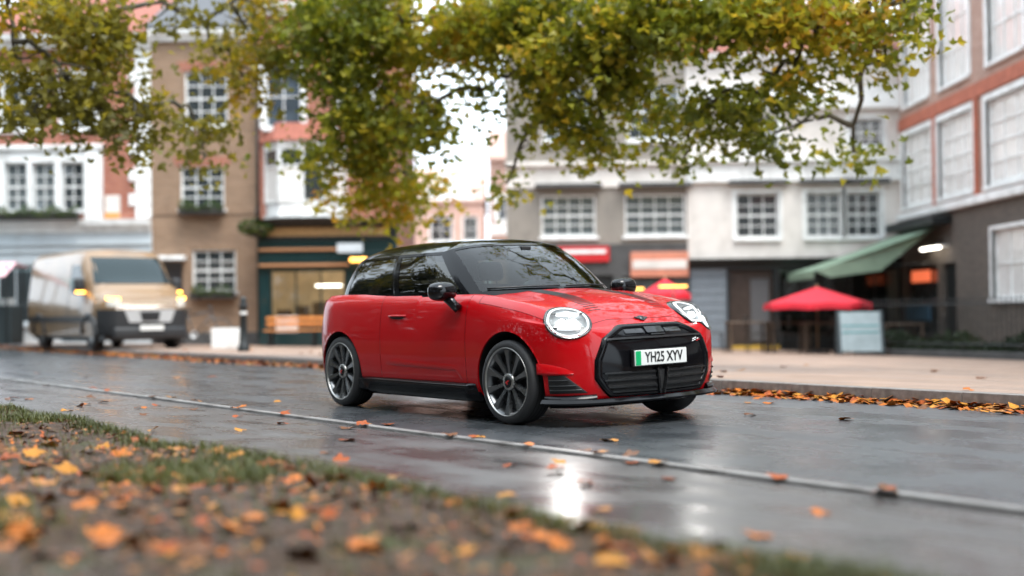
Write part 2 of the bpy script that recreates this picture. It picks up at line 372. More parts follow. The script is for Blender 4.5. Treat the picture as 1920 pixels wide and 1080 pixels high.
# dense plan samples by arc length
raw = [crom(plan, t*(len(plan)-1)/2000) for t in range(2001)]
arc = [0]
for a, b in zip(raw, raw[1:]): arc.append(arc[-1]+sqrt((a[0]-b[0])**2+(a[1]-b[1])**2))
TOT = arc[-1]
def plan_at(s):
    lo, hi = 0, 2000
    while hi-lo > 1:
        mid = (lo+hi)//2
        if arc[mid] <= s: lo = mid
        else: hi = mid
    f = (s-arc[lo])/max(1e-9, arc[hi]-arc[lo]); a, b = raw[lo], raw[hi]
    p = (a[0]+f*(b[0]-a[0]), a[1]+f*(b[1]-a[1]))
    i0, i1 = max(0, lo-12), min(2000, hi+12)
    t = (raw[i1][0]-raw[i0][0], raw[i1][1]-raw[i0][1])
    if i0 == 0: t = (0, 1)
    if i1 == 2000 and hi > 1995: t = (0, -1)
    l = sqrt(t[0]**2+t[1]**2); return p, (t[1]/l, -t[0]/l)       # outward normal in plan (half with y > 0)
def s_of_x(x):                                                   # arc position of the side at a given x
    for i in range(len(raw)-1):
        if raw[i][0] >= x >= raw[i+1][0] and raw[i][1] > .7: return arc[i]
def ctrl_at(s):
    p, nn = plan_at(s); wn = sstep(.90, .30, s); wr = sstep(TOT-.85, TOT-.25, s); ws = max(0, 1-wn-wr)
    cs = []
    for k in range(10):
        o = wn*P_nose[k][0]+ws*P_side[k][0]+wr*P_rear[k][0]; z = wn*P_nose[k][1]+ws*P_side[k][1]+wr*P_rear[k][1]
        x, y = p[0]-nn[0]*o, max(0, p[1]-nn[1]*o)
        if k >= 7: z = Htop(x, y)-z
        cs.append((x, y, z))
    # the headlamp sits in a full corner
    return cs
GAP = .0045
S_DF, S_DR, S_BN = s_of_x(.72), s_of_x(-.555), s_of_x(.86)
U_SILL, U_BON, U_NOSE = .240, .80, .205
svals = []
marks = sorted([S_DF, S_DR, S_BN])
stops = [0]
for mk in marks: stops += [mk-GAP/2, mk+GAP/2]
stops.append(TOT)
for a, b in zip(stops, stops[1:]):
    n = max(1, int(round((b-a)/.016))); svals += [a+(b-a)*i/n for i in range(n)]
svals.append(TOT)
uvals = []
for a, b, n in ((0, U_NOSE, 8), (U_NOSE, U_SILL-.001, 3), (U_SILL-.001, U_SILL+.003, 1), (U_SILL+.003, U_BON-.0028, 34), (U_BON-.0028, U_BON+.0028, 1), (U_BON+.0028, 1, 9)):
    uvals += [a+(b-a)*i/n for i in range(n)]
uvals.append(1)
NI = 16                                                          # rows from the shoulder to the middle
NS, NU = len(svals), len(uvals)
half = []
for s in svals:
    cs = ctrl_at(s)
    col = [tuple(bspline(cs, u)) for u in uvals]
    x0, y0, z0 = col[-1]; xc = min(x0, 1.62); xc = max(xc, -1.62)
    for j in range(1, NI+1):
        f = j/NI; f2 = 1-(1-f)**1.15
        x, y = x0+(xc-x0)*f2, y0*(1-f)
        z = Htop(x, y)+(z0-Htop(x0, y0))*(1-f)**2; col.append((x, y, z))
    half.append(col)
NR = NU+NI
def near(vals, v): return min(range(len(vals)), key=lambda i: abs(vals[i]-v))
iDF, iDR, iBN = [near(svals, q-GAP/2) for q in (S_DF, S_DR, S_BN)]
jS, jB, jN = near(uvals, U_SILL-.001), near(uvals, U_BON-.0028), near(uvals, U_NOSE)
ARCH = ((1.263, .325, .392), (-1.263, .325, .374))
LAX, LAY = .182, .172
def lamp_axis(sd): return Vector((1.750, sd*.645, .797)), Vector((.79, sd*.44, .42)).normalized()
def in_lamp(x, y, z):
    c, nl = lamp_axis(1); ex = Vector((0, 0, 1)).cross(nl).normalized(); ey = nl.cross(ex).normalized()
    d = Vector((x, y, z))-c
    return x > 1.4 and (d.dot(ex)/LAX)**2+(d.dot(ey)/LAY)**2 < .93**2
def inside_arch(v):
    for ax, az, r in ARCH:
        if abs(v[1]) > .55 and sqrt((v[0]-ax)**2+(v[2]-az)**2) < r: return (ax, az, r)
    return None
CAB = lambda x, y: -1.60 < x < .93 and abs(y) < .735 and not (x > .62 and abs(y) > .80-(x-.62)*.0 ) 
def snap(v):
    a = inside_arch(v)
    if not a: return v
    ax, az, r = a; d = sqrt((v[0]-ax)**2+(v[2]-az)**2)+1e-9
    return (ax+(v[0]-ax)*r/d, v[1], az+(v[2]-az)*r/d)
region_f = {}
def emit(side, key, quad):
    region_f.setdefault((side, key), []).append(quad)
for i in range(NS-1):
    for j in range(NR-1):
        q = [half[i][j], half[i+1][j], half[i+1][j+1], half[i][j+1]]
        if all(inside_arch(v) for v in q): continue
        cx = sum(v[0] for v in q)/4; cy = sum(v[1] for v in q)/4; cz = sum(v[2] for v in q)/4
        if (j >= NU-1 and CAB(cx, cy)) or in_lamp(cx, cy, cz): continue
        if j < jN or (j < jS and -1.0 < cx < 1.0): key = 'lower'
        elif j < jS: key = 'body'
        elif j == jS: key = 'gap' if iDR <= i <= iDF+0 or True and -0.95 < cx < .9 else 'body'
        elif jS < j and (i == iDF or i == iDR) and j < NU+1: key = 'gap'
        elif i > iDF and i < iDR and j < NU+1: key = 'door'
        elif i < iBN and j == jB: key = 'gap'
        elif i == iBN and j >= jB: key = 'gap'
        elif i < iBN and j > jB: key = 'bonnet'
        else: key = 'body'
        emit(0, key, (i, j))
def shell(name, keys, sides, ma, push=0.):
    vs, fs, idx = [], [], {}
    for sd in sides:
        for key in keys:
            for (i, j) in region_f.get((0, key), []):
                f = []
                for a, b in ((i, j), (i+1, j), (i+1, j+1), (i, j+1)):
                    yk = half[a][b][1]
                    k = (a, b, sd if yk > 1e-5 else 0)
                    if k not in idx:
                        v = snap(half[a][b]); v = (v[0]*(1-push*.0), v[1]*sd*(1-push), v[2]-push*.3); idx[k] = len(vs); vs.append(lean(v))
                    if idx[k] not in f: f.append(idx[k])
                if len(f) > 2: fs.append(tuple(f) if sd < 0 else tuple(reversed(f)))
    o = obj(name, vs, fs, ma, car, True)
    return o
body = shell('body', ['body'], (1, -1), paint)
BODYV = body
bonnet = shell('bonnet', ['bonnet'], (1, -1), paint)
gaps = shell('panel_gap', ['gap'], (1, -1), blackd, .004)
lower = shell('lower_skirt', ['lower'], (1, -1), blackp)
doors = {}
for sd in (-1, 1): doors[sd] = shell('door', ['door'], (sd,), paint)
# one hidden copy of the skin, only to lay trim on it
allv, allf = [], []
for sd in (1, -1):
    k = len(allv)
    for i in range(NS):
        for j in range(NR): allv.append(lean((half[i][j][0], half[i][j][1]*sd, half[i][j][2])))
    allf += [(k+i*NR+j, k+(i+1)*NR+j, k+(i+1)*NR+j+1, k+i*NR+j+1) for i in range(NS-1) for j in range(NR-1)]
SKIN = BVHTree.FromPolygons([Vector(v) for v in allv], allf)
def onskin(p, d, off=.002):
    """from p along d to the skin; the hit lifted off by off"""
    d = Vector(d).normalized(); h = SKIN.ray_cast(Vector(p), d)
    if h[0] is None:
        h = SKIN.find_nearest(Vector(p))
    nn = h[1]
    if nn.dot(d) > 0: nn = -nn
    return h[0]+nn*off, nn
# flanges of the wheel arches and dark liners
for sd in (-1, 1):
    for ax, az, r in ARCH:
        mb = MB(); vs = []; fs = []
        n = 56; a0, a1 = radians(-22), radians(202)
        for k in range(n+1):
            a = a0+(a1-a0)*k/n; x, z = ax+r*cos(a), az+r*sin(a)
            h = SKIN.ray_cast(Vector(lean((ax+(r+.004)*cos(a), sd*1.2, az+(r+.004)*sin(a)))), Vector((0, -sd, 0)))
            y = h[0].y if h[0] else sd*.84
            for q, (dy, dr) in enumerate(((.0, .0), (.012, .0), (.05, .004), (.30, .012), (.42, .012))):
                vs.append((x-dr*cos(a)*-1 if False else ax+(r+dr)*cos(a), y-sd*dy, lean((x, y, az+(r+dr)*sin(a)))[2] if False else az+(r+dr)*sin(a)+RS*y))
        for k in range(n):
            for q in range(4): fs.append((k*5+q, (k+1)*5+q, (k+1)*5+q+1, k*5+q+1))
        fm = [0 if (i % 4) < 1 else 1 for i in range(len(fs))]
        obj('wheel_arch', vs, fs, [paint, blackd], car, True, fm)
# floor pan closes the underside
mb = MB(); mb.bbox(-1.70, 1.88, -.50, .50, .16, .20, .01); mb.bbox(-.84, .84, -.78, .78, .155, .20, .01); mb.build('floor_pan', blackd, car)

# ---- greenhouse
G = [((.89, 0), (.30, 0, 1.418)), ((.865, .30), (.287, .28, 1.412)), ((.79, .53), (.238, .47, 1.397)), ((.69, .675), (.165, .575, 1.375)), ((.605, .735), (.095, .618, 1.358)),
     ((.25, .772), (-.12, .645, 1.357)), ((-.36, .785), (-.50, .650, 1.355)), ((-.46, .785), (-.57, .650, 1.354)), ((-.85, .778), (-.82, .642, 1.347)), ((-1.315, .750), (-1.20, .622, 1.338)),
     ((-1.455, .680), (-1.365, .560, 1.322)), ((-1.565, .47), (-1.475, .38, 1.328)), ((-1.61, 0), (-1.53, 0, 1.345))]
GF = [(b[0], b[1], t[0], t[1], t[2]) for b, t in G]
def green(u, v, off=0.):
    """u: 0..12 round the half, v: 0 belt .. 1 roof edge"""
    c = crom(GF, u); bx, by, tx, ty, tz = c
    by = max(0, by); ty = max(0, ty)
    bz = Htop(bx, by)-.012
    x, y, z = bx+(tx-bx)*v, by+(ty-by)*v, bz+(tz-bz)*v
    k = .045*4*v*(1-v)                                            # glass bows outward
    wside = sstep(2.2, 4.2, u)*sstep(11.2, 9.6, u)
    y += k*.55*(.35+.65*wside)*(1 if y > .02 else 0)*min(1, y/.3); z += k*.55*(1-wside)
    if u < 4: x += k*.35*(1-wside)
    if u > 9.6: x -= k*.4*(1-wside)
    l = sqrt(x*x*.05+y*y)+1e-6
    return (x, y+off*(y/l if wside > .3 else .3*y), z+off*(1-wside))
def gpatch(name, u0, u1, v0, v1, nu, nv, ma, sides=(1, -1), off=0., parent=car, thick=False):
    vs, fs = [], []
    for sd in sides:
        k = len(vs)
        for a in range(nu+1):
            for b in range(nv+1):
                v = green(u0+(u1-u0)*a/nu, v0+(v1-v0)*b/nv, off); vs.append(lean((v[0], v[1]*sd, v[2])))
        for a in range(nu):
            for b in range(nv):
                f = (k+a*(nv+1)+b, k+(a+1)*(nv+1)+b, k+(a+1)*(nv+1)+b+1, k+a*(nv+1)+b+1)
                fs.append(f if sd < 0 else tuple(reversed(f)))
    o = obj(name, vs, fs, ma, parent, True)
    bm = bmesh.new(); bm.from_mesh(o.data); bmesh.ops.remove_doubles(bm, verts=bm.verts, dist=.0005); bm.to_mesh(o.data); bm.free()
    o.data.polygons.foreach_set('use_smooth', [True]*len(o.data.polygons))
    return o
wglass = glass_mat('windscreen_glass', (.36, .43, .42), refl=.9)
sglass = glass_mat('side_glass', (.16, .20, .18), refl=1.4)
gpatch('windscreen', 0, 2.93, .045, .955, 30, 14, wglass)
for sd in (-1, 1):
    gpatch('side_window', 4.12, 5.97, .05, .945, 14, 10, sglass, (sd,), parent=doors[sd])
    gpatch('quarter_window', 7.03, 8.95, .05, .945, 14, 10, sglass, (sd,))
gpatch('rear_window', 10.05, 12, .08, .94, 20, 10, sglass)
# pillars and the black frame round the glass, standing a hair proud
def frame(name, u0, u1, v0, v1, nu, nv, sides=(1, -1)): return gpatch(name, u0, u1, v0, v1, nu, nv, blackp, sides, .004)
for sd in (-1, 1):
    frame('a_pillar', 2.90, 4.15, -.03, 1.01, 10, 14, (sd,)); frame('b_pillar', 5.95, 7.05, .03, .96, 6, 10, (sd,)); frame('d_pillar', 8.93, 10.08, -.03, 1.01, 10, 14, (sd,))
    frame('belt_trim', 4.1, 10.1, -.045, .055, 50, 2, (sd,)); frame('window_top_trim', 4.1, 9.0, .94, 1.01, 40, 2, (sd,))
frame('windscreen_surround', 0, 3.0, .95, 1.01, 30, 2); frame('cowl', 0, 3.2, -.06, .05, 30, 2); frame('tailgate_frame', 10, 12, -.05, .09, 16, 2); frame('rear_header', 10, 12, .93, 1.01, 16, 2)
# roof: from the roof edge over a shallow dome
vs, fs = [], []
RN_, RM_ = 96, 12
for sd in (1, -1):
    k = len(vs)
    for a in range(RN_+1):
        u = 12*a/RN_; e = green(u, 1.0, .004)
        cx = max(-1.02, min(-.10, e[0]))
        for b in range(RM_+1):
            f = b/RM_; g = 1-(1-f)**1.5
            x, y = e[0]+(cx-e[0])*f, e[1]*(1-f)
            top = 1.480-.022*((x+.45)/.8)**2*(1 if x > -.45 else 1.10)-.050*y*y
            z = e[2]+(top-e[2])*(1-(1-f)**4.2)
            vs.append(lean((x, y*sd, z)))
    for a in range(RN_):
        for b in range(RM_):
            q = (k+a*(RM_+1)+b, k+(a+1)*(RM_+1)+b, k+(a+1)*(RM_+1)+b+1, k+a*(RM_+1)+b+1); fs.append(q if sd < 0 else tuple(reversed(q)))
roof = obj('roof', vs, fs, blackg, car, True)
bm = bmesh.new(); bm.from_mesh(roof.data); bmesh.ops.remove_doubles(bm, verts=bm.verts, dist=.001); bm.to_mesh(roof.data); bm.free()
# roof spoiler lip over the rear window, aerial
mb = MB()
sec = [(-1.42, 1.362), (-1.50, 1.352), (-1.555, 1.330), (-1.53, 1.318), (-1.44, 1.328)]
mb.prism(sec, -.44, .44, 'y', Matrix.Rotation(BR, 4, 'X') @ Matrix.Translation((0, 0, .0)))
smooth_by_angle(mb.build('roof_spoiler', blackg, car))
mb = MB(); mb.lathe([(0, .055), (.008, .05), (.016, .02), (.022, 0)], 10, 'z', Matrix.Translation((-1.15, 0, 1.43))); mb.build('roof_aerial', blackg, car, True)

# ---- tubes, strips and plates that follow the skin
def strip_on(pts, wd, off=.002):
    """a flat ribbon of width wd along points given as (point, direction) and dropped on the skin"""
    P = [onskin(lean(p), d, off) for p, d in pts]; vs, fs = [], []
    for k, (c, nn) in enumerate(P):
        t = (P[min(k+1, len(P)-1)][0]-P[max(k-1, 0)][0]).normalized(); sdv = t.cross(nn).normalized()*wd/2
        vs += [c+sdv, c-sdv]
    for k in range(len(P)-1): fs.append((2*k, 2*k+1, 2*k+3, 2*k+2))
    return vs, fs
def patch_on(poly_fn, n, m_, d, off):
    vs, fs = [], []
    for a in range(n+1):
        for b in range(m_+1):
            c, nn = onskin(lean(poly_fn(a/n, b/m_)), d, off); vs.append(c)
    for a in range(n):
        for b in range(m_): fs.append((a*(m_+1)+b, (a+1)*(m_+1)+b, (a+1)*(m_+1)+b+1, a*(m_+1)+b+1))
    return vs, fs

# grille: octagonal gloss frame, dark inner panel, slats
FX = 2.3
OCT = [(-.315, .742), (.315, .742), (.495, .655), (.568, .50), (.572, .365), (.47, .222), (-.47, .222), (-.572, .365), (-.568, .50), (-.495, .655)]
def oct_pts(k, per=10):
    """outline scaled by k about its centre, sampled with rounded corners"""
    c = (0, .48); P = [(c[0]+(a-c[0])*k, c[1]+(b-c[1])*(k if k == 1 else k-.02)) for a, b in OCT]; n = len(P); outp = []
    for i in range(n):
        a, b, c_ = P[i-1], P[i], P[(i+1) % n]
        for q in range(per):
            t = q/per
            m0 = ((a[0]+b[0])/2, (a[1]+b[1])/2); m1 = ((b[0]+c_[0])/2, (b[1]+c_[1])/2)
            # quadratic curve pulled to the corner
            kx = .82
            b2 = b
            x = (1-t)**2*m0[0]+2*t*(1-t)*b2[0]+t*t*m1[0]; y = (1-t)**2*m0[1]+2*t*(1-t)*b2[1]+t*t*m1[1]
            # sharpen towards the straight polygon
            if t < .5: sx_, sy_ = m0[0]+(b[0]-m0[0])*2*t, m0[1]+(b[1]-m0[1])*2*t
            else: sx_, sy_ = b[0]+(m1[0]-b[0])*(2*t-1), b[1]+(m1[1]-b[1])*(2*t-1)
            outp.append((x*.2+sx_*.8, y*.2+sy_*.8))
    return outp
rings = [(1.0, .001), (.994, .012), (.975, .022), (.925, .020), (.905, .010), (.90, .002)]
vs, fs = [], []
for k, off in rings:
    for y, z in oct_pts(k):
        c, nn = onskin(lean((FX, y, z)), (-1, 0, 0), off); vs.append(c)
n = len(oct_pts(1))
for r_ in range(len(rings)-1):
    for i in range(n): fs.append((r_*n+i, r_*n+(i+1) % n, (r_+1)*n+(i+1) % n, (r_+1)*n+i))
obj('grille_surround', vs, fs, blackp, car, True)
vs, fs = [], []
R_ = 8
for r_ in range(R_+1):
    for y, z in oct_pts(1.0):
        k = .915*(1-r_/R_)
        c, nn = onskin(lean((FX, y*k, .48+(z-.48)*k)), (-1, 0, 0), .004); vs.append(c)
for r_ in range(R_):
    for i in range(n): fs.append((r_*n+i, r_*n+(i+1) % n, (r_+1)*n+(i+1) % n, (r_+1)*n+i))
grille = obj('grille', vs, fs, blackp, car, True)
def bar_on(name, yz, hgt, off0, off1, ma, parent=grille):
    """a raised bar on the nose: along points (y,z), of height hgt, from off0 to off1 above the skin"""
    vs, fs = [], []
    for y, z in yz:
        for dz, off in ((-hgt/2, off0), (-hgt/2*.75, off1), (hgt/2*.75, off1), (hgt/2, off0)):
            c, nn = onskin(lean((FX, y, z+dz)), (-1, 0, 0), off); vs.append(c)
    k = len(yz)
    for a in range(k-1):
        for b in range(3): fs.append((a*4+b, (a+1)*4+b, (a+1)*4+b+1, a*4+b+1))
    fs += [(0, 1, 2, 3), tuple(((k-1)*4+q) for q in (3, 2, 1, 0))]
    return smooth_by_angle(obj(name, vs, fs, ma, parent), 40)
def seg(y0, z0, y1, z1, n=14): return [(y0+(y1-y0)*i/n, z0+(z1-z0)*i/n) for i in range(n+1)]
dchrome = mat('dark_chrome', (.08, .083, .086), rough=.25, metal=.9)
bar_on('grille_bar', seg(-.468, .640, .468, .640, 30), .017, .004, .022, dchrome)
bar_on('grille_bar', seg(-.07, .655, .07, .655, 6), .012, .01, .032, dchrome)
bar_on('camera_housing', seg(-.085, .697, .085, .697, 6), .062, .004, .016, blackg)
bar_on('sensor_panel', seg(-.28, .697, -.11, .697, 6), .056, .004, .010, blackg); bar_on('sensor_panel', seg(.11, .697, .28, .697, 6), .056, .004, .010, blackg)
meshm = mat('grille_mesh', (.008, .008, .009), rough=.5, bump=.8, bscale=160)
vs, fs = patch_on(lambda a, b: (FX, -.47+.94*a, .258+.15*b), 24, 6, (-1, 0, 0), .006); obj('grille_mesh', vs, fs, meshm, grille, True)
slat = mat('grille_slat', (.014, .015, .016), rough=.25, spec=.35)
for zz, w0 in ((.395, .50), (.345, .50), (.295, .47), (.262, .44)):
    for s_ in (-1, 1): bar_on('grille_slat', seg(s_*.045, zz, s_*w0, zz+.006, 14), .012, .006, .020, slat)
for s_ in (-1, 1): bar_on('grille_fin', [(s_*(.020+.022*t), .245+.17*t) for t in (0, .25, .5, .75, 1)], .03, .006, .034, blackg)
mb = MB()
for s_ in (-1, 1):
    P = [(s_*.012, .238), (s_*.026, .238), (s_*.056, .42), (s_*.044, .42)]
    q = [onskin(lean((FX, y, z)), (-1, 0, 0), .036)[0] for y, z in P]+[onskin(lean((FX, y, z)), (-1, 0, 0), .006)[0] for y, z in P]
    mb.add(q, [(0, 1, 2, 3), (4, 7, 6, 5), (0, 4, 5, 1), (1, 5, 6, 2), (2, 6, 7, 3), (3, 7, 4, 0)])
mb.build('centre_strut', dchrome, grille)
# number plate
c0, nn0 = onskin(lean((FX, 0, .50)), (-1, 0, 0), .03)
PX = c0.x+.004
plw = mat('plate_white', (.70, .71, .69), rough=.35, bump=.02, bscale=400)
plg = mat('plate_green', (.0, .36, .12), rough=.35)
plk = mat('plate_black', (.01, .01, .012), rough=.4)
PM = Matrix.Rotation(BR, 4, 'X')
def pl(v): return lean(v)
mb = MB(); mb.bbox(PX-.012, PX, -.275, .245, .444, .556, .004); mb.v = [pl(v) for v in mb.v]; plate = mb.build('number_plate', plw, car)
mb = MB(); mb.box(PX-.034, PX-.012, -.283, .253, .438, .562); mb.v = [pl(v) for v in mb.v]; mb.build('plate_holder', blackm, plate)
mb = MB(); mb.box(PX, PX+.0012, -.270, -.218, .448, .552); mb.v = [pl(v) for v in mb.v]; mb.build('plate_band', plg, plate)
def face_x(y, z, x): return Matrix(((0, 0, 1, x), (1, 0, 0, y), (0, 1, 0, z), (0, 0, 0, 1)))
LEAN = Matrix.Translation((0, 0, .3)) @ Matrix.Rotation(BR, 4, 'X') @ Matrix.Translation((0, 0, -.3))
text_obj('plate_lettering', 'YH25 XYV', .104, plk, plate, LEAN @ face_x(.011, .4985, PX+.0015), .80, .0006, bold=.0022)
# bonnet badge: a dark disc between two small wings, on the nose above the grille
bc, bn = onskin(lean((FX, 0, .90)), (-1, 0, -.25), .004)
ty = Vector((0, 1, 0)); tz = bn.cross(ty).normalized(); 
if tz.z < 0: tz = -tz
mb = MB()
poly = [(-.070, .012), (-.030, .016), (-.026, .024), (0, .030), (.026, .024), (.030, .016), (.070, .012), (.052, -.004), (.030, -.012), (.022, -.024), (0, -.030), (-.022, -.024), (-.030, -.012), (-.052, -.004)]
vs = [bc+ty*a+tz*b for a, b in poly]+[bc+ty*a*.96+tz*b*.94+bn*.006 for a, b in poly]; k = len(poly)
mb.add(vs, [tuple(range(k, 2*k))]+[(i, (i+1) % k, (i+1) % k+k, i+k) for i in range(k)])
bdg = mb.build('badge', blackm, car)
mb = MB(); mb.lathe([(.0, .009), (.016, .009), (.019, .006)], 20, 'z', Matrix(((ty.x, tz.x, bn.x, bc.x), (ty.y, tz.y, bn.y, bc.y), (ty.z, tz.z, bn.z, bc.z), (0, 0, 0, 1)))); mb.build('badge_disc', dchrome, bdg, True)
# small chequered sports emblem on the grille
mb = MB(); mr = MB()
for a in range(4):
    for b in range(2):
        y, z = .365+a*.026+b*.010, .592+b*.014+(a % 2)*.006
        q = [onskin(lean((FX, y+dy, z+dz)), (-1, 0, 0), .012)[0] for dy, dz in ((0, 0), (.020, .002), (.026, .010), (.006, .008))]
        (mr if (a == 3 and b == 0) or (a == 2 and b == 0) else mb).add(q, [(0, 1, 2, 3)])
em = mb.build('sport_emblem', mat('emblem_white', (.75, .75, .75), rough=.3), grille); mr.build('emblem_red_flash', mat('emblem_red', (.5, .01, .01), rough=.3), em)

# headlamps
led = mat('led_white', (.5, .53, .55), rough=.3, emit=(.93, .97, 1), es=.42)
ledb = mat('led_beam', (.9, .95, 1), rough=.3, emit=(1, .98, .93), es=9.0)
lampin = mat('lamp_reflector', (.22, .225, .23), rough=.35, metal=.5)
lampd = mat('lamp_bezel_black', (.008, .008, .009), rough=.2, coat=.5)
lcover = glass_mat('lamp_cover', (.93, .95, .95), refl=.35)
for sd in (-1, 1):
    C0, nl = lamp_axis(sd)
    ex = Vector((0, 0, 1)).cross(nl).normalized(); ey = nl.cross(ex).normalized()
    if ex.y < 0: ex = -ex
    ax_, ay_ = LAX, LAY
    h = onskin(lean(C0+nl*.5), -nl, 0)[0]
    def LP(r, q, off): return h+ex*(ax_*r*cos(q))+ey*(ay_*r*sin(q))+nl*off
    N = 56
    hits = []
    for i in range(N):
        q = 2*pi*i/N; s = Vector(lean(C0))+ex*(ax_*cos(q))+ey*(ay_*sin(q)); hits.append(onskin(s+nl*.5, -nl, 0)[0])
    offs = [(p-h).dot(nl) for p in hits]
    def ringmesh(rs, name, ma, parent, follow=1.0, cap=False):
        """rings (radius, offset); follow: how much the ring keeps to the wrapped skin"""
        vs, fs = [], []
        for r, off in rs:
            for i in range(N):
                q = 2*pi*i/N; vs.append(LP(r, q, offs[i]*follow*r*r+off))
        for a in range(len(rs)-1):
            for i in range(N): fs.append((a*N+i, a*N+(i+1) % N, (a+1)*N+(i+1) % N, (a+1)*N+i))
        if cap: fs.append(tuple((len(rs)-1)*N+i for i in range(N)))
        if sd > 0: fs = [tuple(reversed(f)) for f in fs]
        return obj(name, vs, fs, ma, parent, True)
    hl = ringmesh([(1.0, -.006), (1.0, .006), (.985, .013), (.95, .015), (.90, .012), (.88, -.02)], 'headlight', lampd, car)
    ringmesh([(.875, .0), (.865, .010), (.80, .010), (.785, .0), (.78, -.01)], 'daylight_ring', led, hl)
    ringmesh([(.78, -.005), (.70, -.03), (.35, -.05), (.0, -.055)], 'reflector', lampin, hl)
    def barl(y0, y1, z0, z1, d, name, ma):
        mb = MB(); vs = [LP(1, 0, 0)*0+h+ex*a+ey*b+nl*e for e in (-.045, d) for a, b in ((y0, z0), (y1, z0), (y1, z1), (y0, z1))]
        mb.add(vs, [(3, 2, 1, 0), (4, 5, 6, 7), (0, 1, 5, 4), (1, 2, 6, 5), (2, 3, 7, 6), (3, 0, 4, 7)]); return mb.build(name, ma, hl)
    barl(-.085, .085, .052, .062, -.006, 'light_bar', led); barl(-.085, .085, -.064, -.054, -.006, 'light_bar', led)
    barl(-.115, .115, .064, .069, -.02, 'lamp_louvre', lampd); barl(-.115, .115, -.052, -.048, -.02, 'lamp_louvre', lampd)
    for yy in (-.045, .040):
        mb = MB(); Mx = Matrix(((ex.x, ey.x, nl.x, h.x+ex.x*yy), (ex.y, ey.y, nl.y, h.y+ex.y*yy), (ex.z, ey.z, nl.z, h.z+ex.z*yy), (0, 0, 0, 1)))
        mb.lathe([(0, -.012), (.016, -.016), (.024, -.030)], 24, 'z', Mx); mb.build('lamp_lens', ledb, hl, True)
    ringmesh([(.945, .016), (.80, .030), (.5, .042), (.25, .047), (.0, .048)], 'lamp_cover', lcover, hl)
    bl = bpy.data.lights.new('headlight_beam', 'SPOT'); bl.energy = 9 if sd < 0 else 2.5; bl.spot_size = radians(150); bl.spot_blend = .9; bl.shadow_soft_size = .045; bl.color = (1, .98, .94)
    bo_ = bpy.data.objects.new('headlight_beam', bl); link(bo_, hl); bo_.location = h+nl*.07
    bo_.rotation_euler = Vector((1, -.25, -.28)).to_track_quat('-Z', 'Y').to_euler()
    # side inlet: a red brow, a dark recess with two slats, a red post before the arch, a black blade below
    def SP(x, z, off): # a point on the flank corner: cast from outside towards the car's middle
        return onskin(lean((x+.5, sd*1.28, z)), (-.42, -sd*.58, 0), off)[0]
    def cast(a, z, off):      # a: 0 next to the wheel .. 1 next to the grille, round the corner in plan
        s = 1.02-(1.02-.62)*a
        p, nn = plan_at(s); o = Vector((p[0]+nn[0]*.4, sd*(p[1]+nn[1]*.4), z)); return onskin(lean(o), (-nn[0], -sd*nn[1], 0), off)[0]
    vs, fs = [], []
    outl = [(.22, .405), (.55, .405), (.60, .39), (.98, .272), (.22, .272)]
    rings_ = [(1.0, .002), (.93, -.012), (.90, -.03)]
    def inl(k):
        c = (.5, .33); P = [(c[0]+(a-c[0])*k, c[1]+(b-c[1])*k) for a, b in outl]; outp = []
        for i in range(len(P)):
            a, b = P[i], P[(i+1) % len(P)]
            for t in range(8): outp.append((a[0]+(b[0]-a[0])*t/8, a[1]+(b[1]-a[1])*t/8))
        return outp
    R3 = [(1.0, .0015), (.94, .004), (.6, .004), (.25, .004), (0, .004)]
    nn_ = len(inl(1))
    for k, off in R3: vs += [cast(a, z, off) for a, z in inl(k)]
    for r_ in range(len(R3)-1):
        for i in range(nn_): fs.append((r_*nn_+i, r_*nn_+(i+1) % nn_, (r_+1)*nn_+(i+1) % nn_, (r_+1)*nn_+i))
    inlet = obj('side_inlet', vs, fs, blackm, car, True)
    for zz, a1 in ((.368, .62), (.328, .76), (.296, .86)):
        mb = MB(); vs = []
        for q in range(9):
            a = .25+(a1-.25)*q/8
            vs += [cast(a, zz-.006, .004), cast(a, zz-.004, .014), cast(a, zz+.005, .012), cast(a, zz+.007, .004)]
        mb.add(vs, [(q*4+b, (q+1)*4+b, (q+1)*4+b+1, q*4+b+1) for q in range(8) for b in range(3)]); mb.build('inlet_slat', slat, inlet, True)
    # red brow above the inlet
    mb = MB(); vs = []
    M_ = 18
    for q in range(M_+1):
        a = -.02+.74*q/M_; t = q/M_
        zt = .480-.062*t**2.2; zb = .412-.004*t; zm = .434-.02*t; o = .014*(1-t**4)*sstep(-.02, .12, t)
        vs += [cast(a, zt+.012, .0), cast(a, zt, .002+o*.35), cast(a, zm, .002+o), cast(a, zb+.006, .003+o), cast(a, zb, .002+o*.5), cast(a, zb-.002, 0)]
    mb.add(vs, [(q*6+b, (q+1)*6+b, (q+1)*6+b+1, q*6+b+1) for q in range(M_) for b in range(5)]); smooth_by_angle(mb.build('bumper_brow', paint, car), 60)
    # black blade at the foot of the bumper corner
    mb = MB(); vs = []
    for q in range(17):
        a = .12+1.02*q/16; t = q/16; o = .030+.012*sin(pi*t)
        vs += [cast(a, .258, .0), cast(a, .256, o*.6), cast(a, .243, o), cast(a, .205, o*.8), cast(a, .195, 0)]
    mb.add(vs, [(q*5+b, (q+1)*5+b, (q+1)*5+b+1, q*5+b+1) for q in range(16) for b in range(4)]); mb.add([vs[k] for k in range(5)], [(0, 1, 2, 3, 4)]); mb.add([vs[80+k] for k in range(5)], [(4, 3, 2, 1, 0)])
    smooth_by_angle(mb.build('bumper_blade', blackp, car), 50)
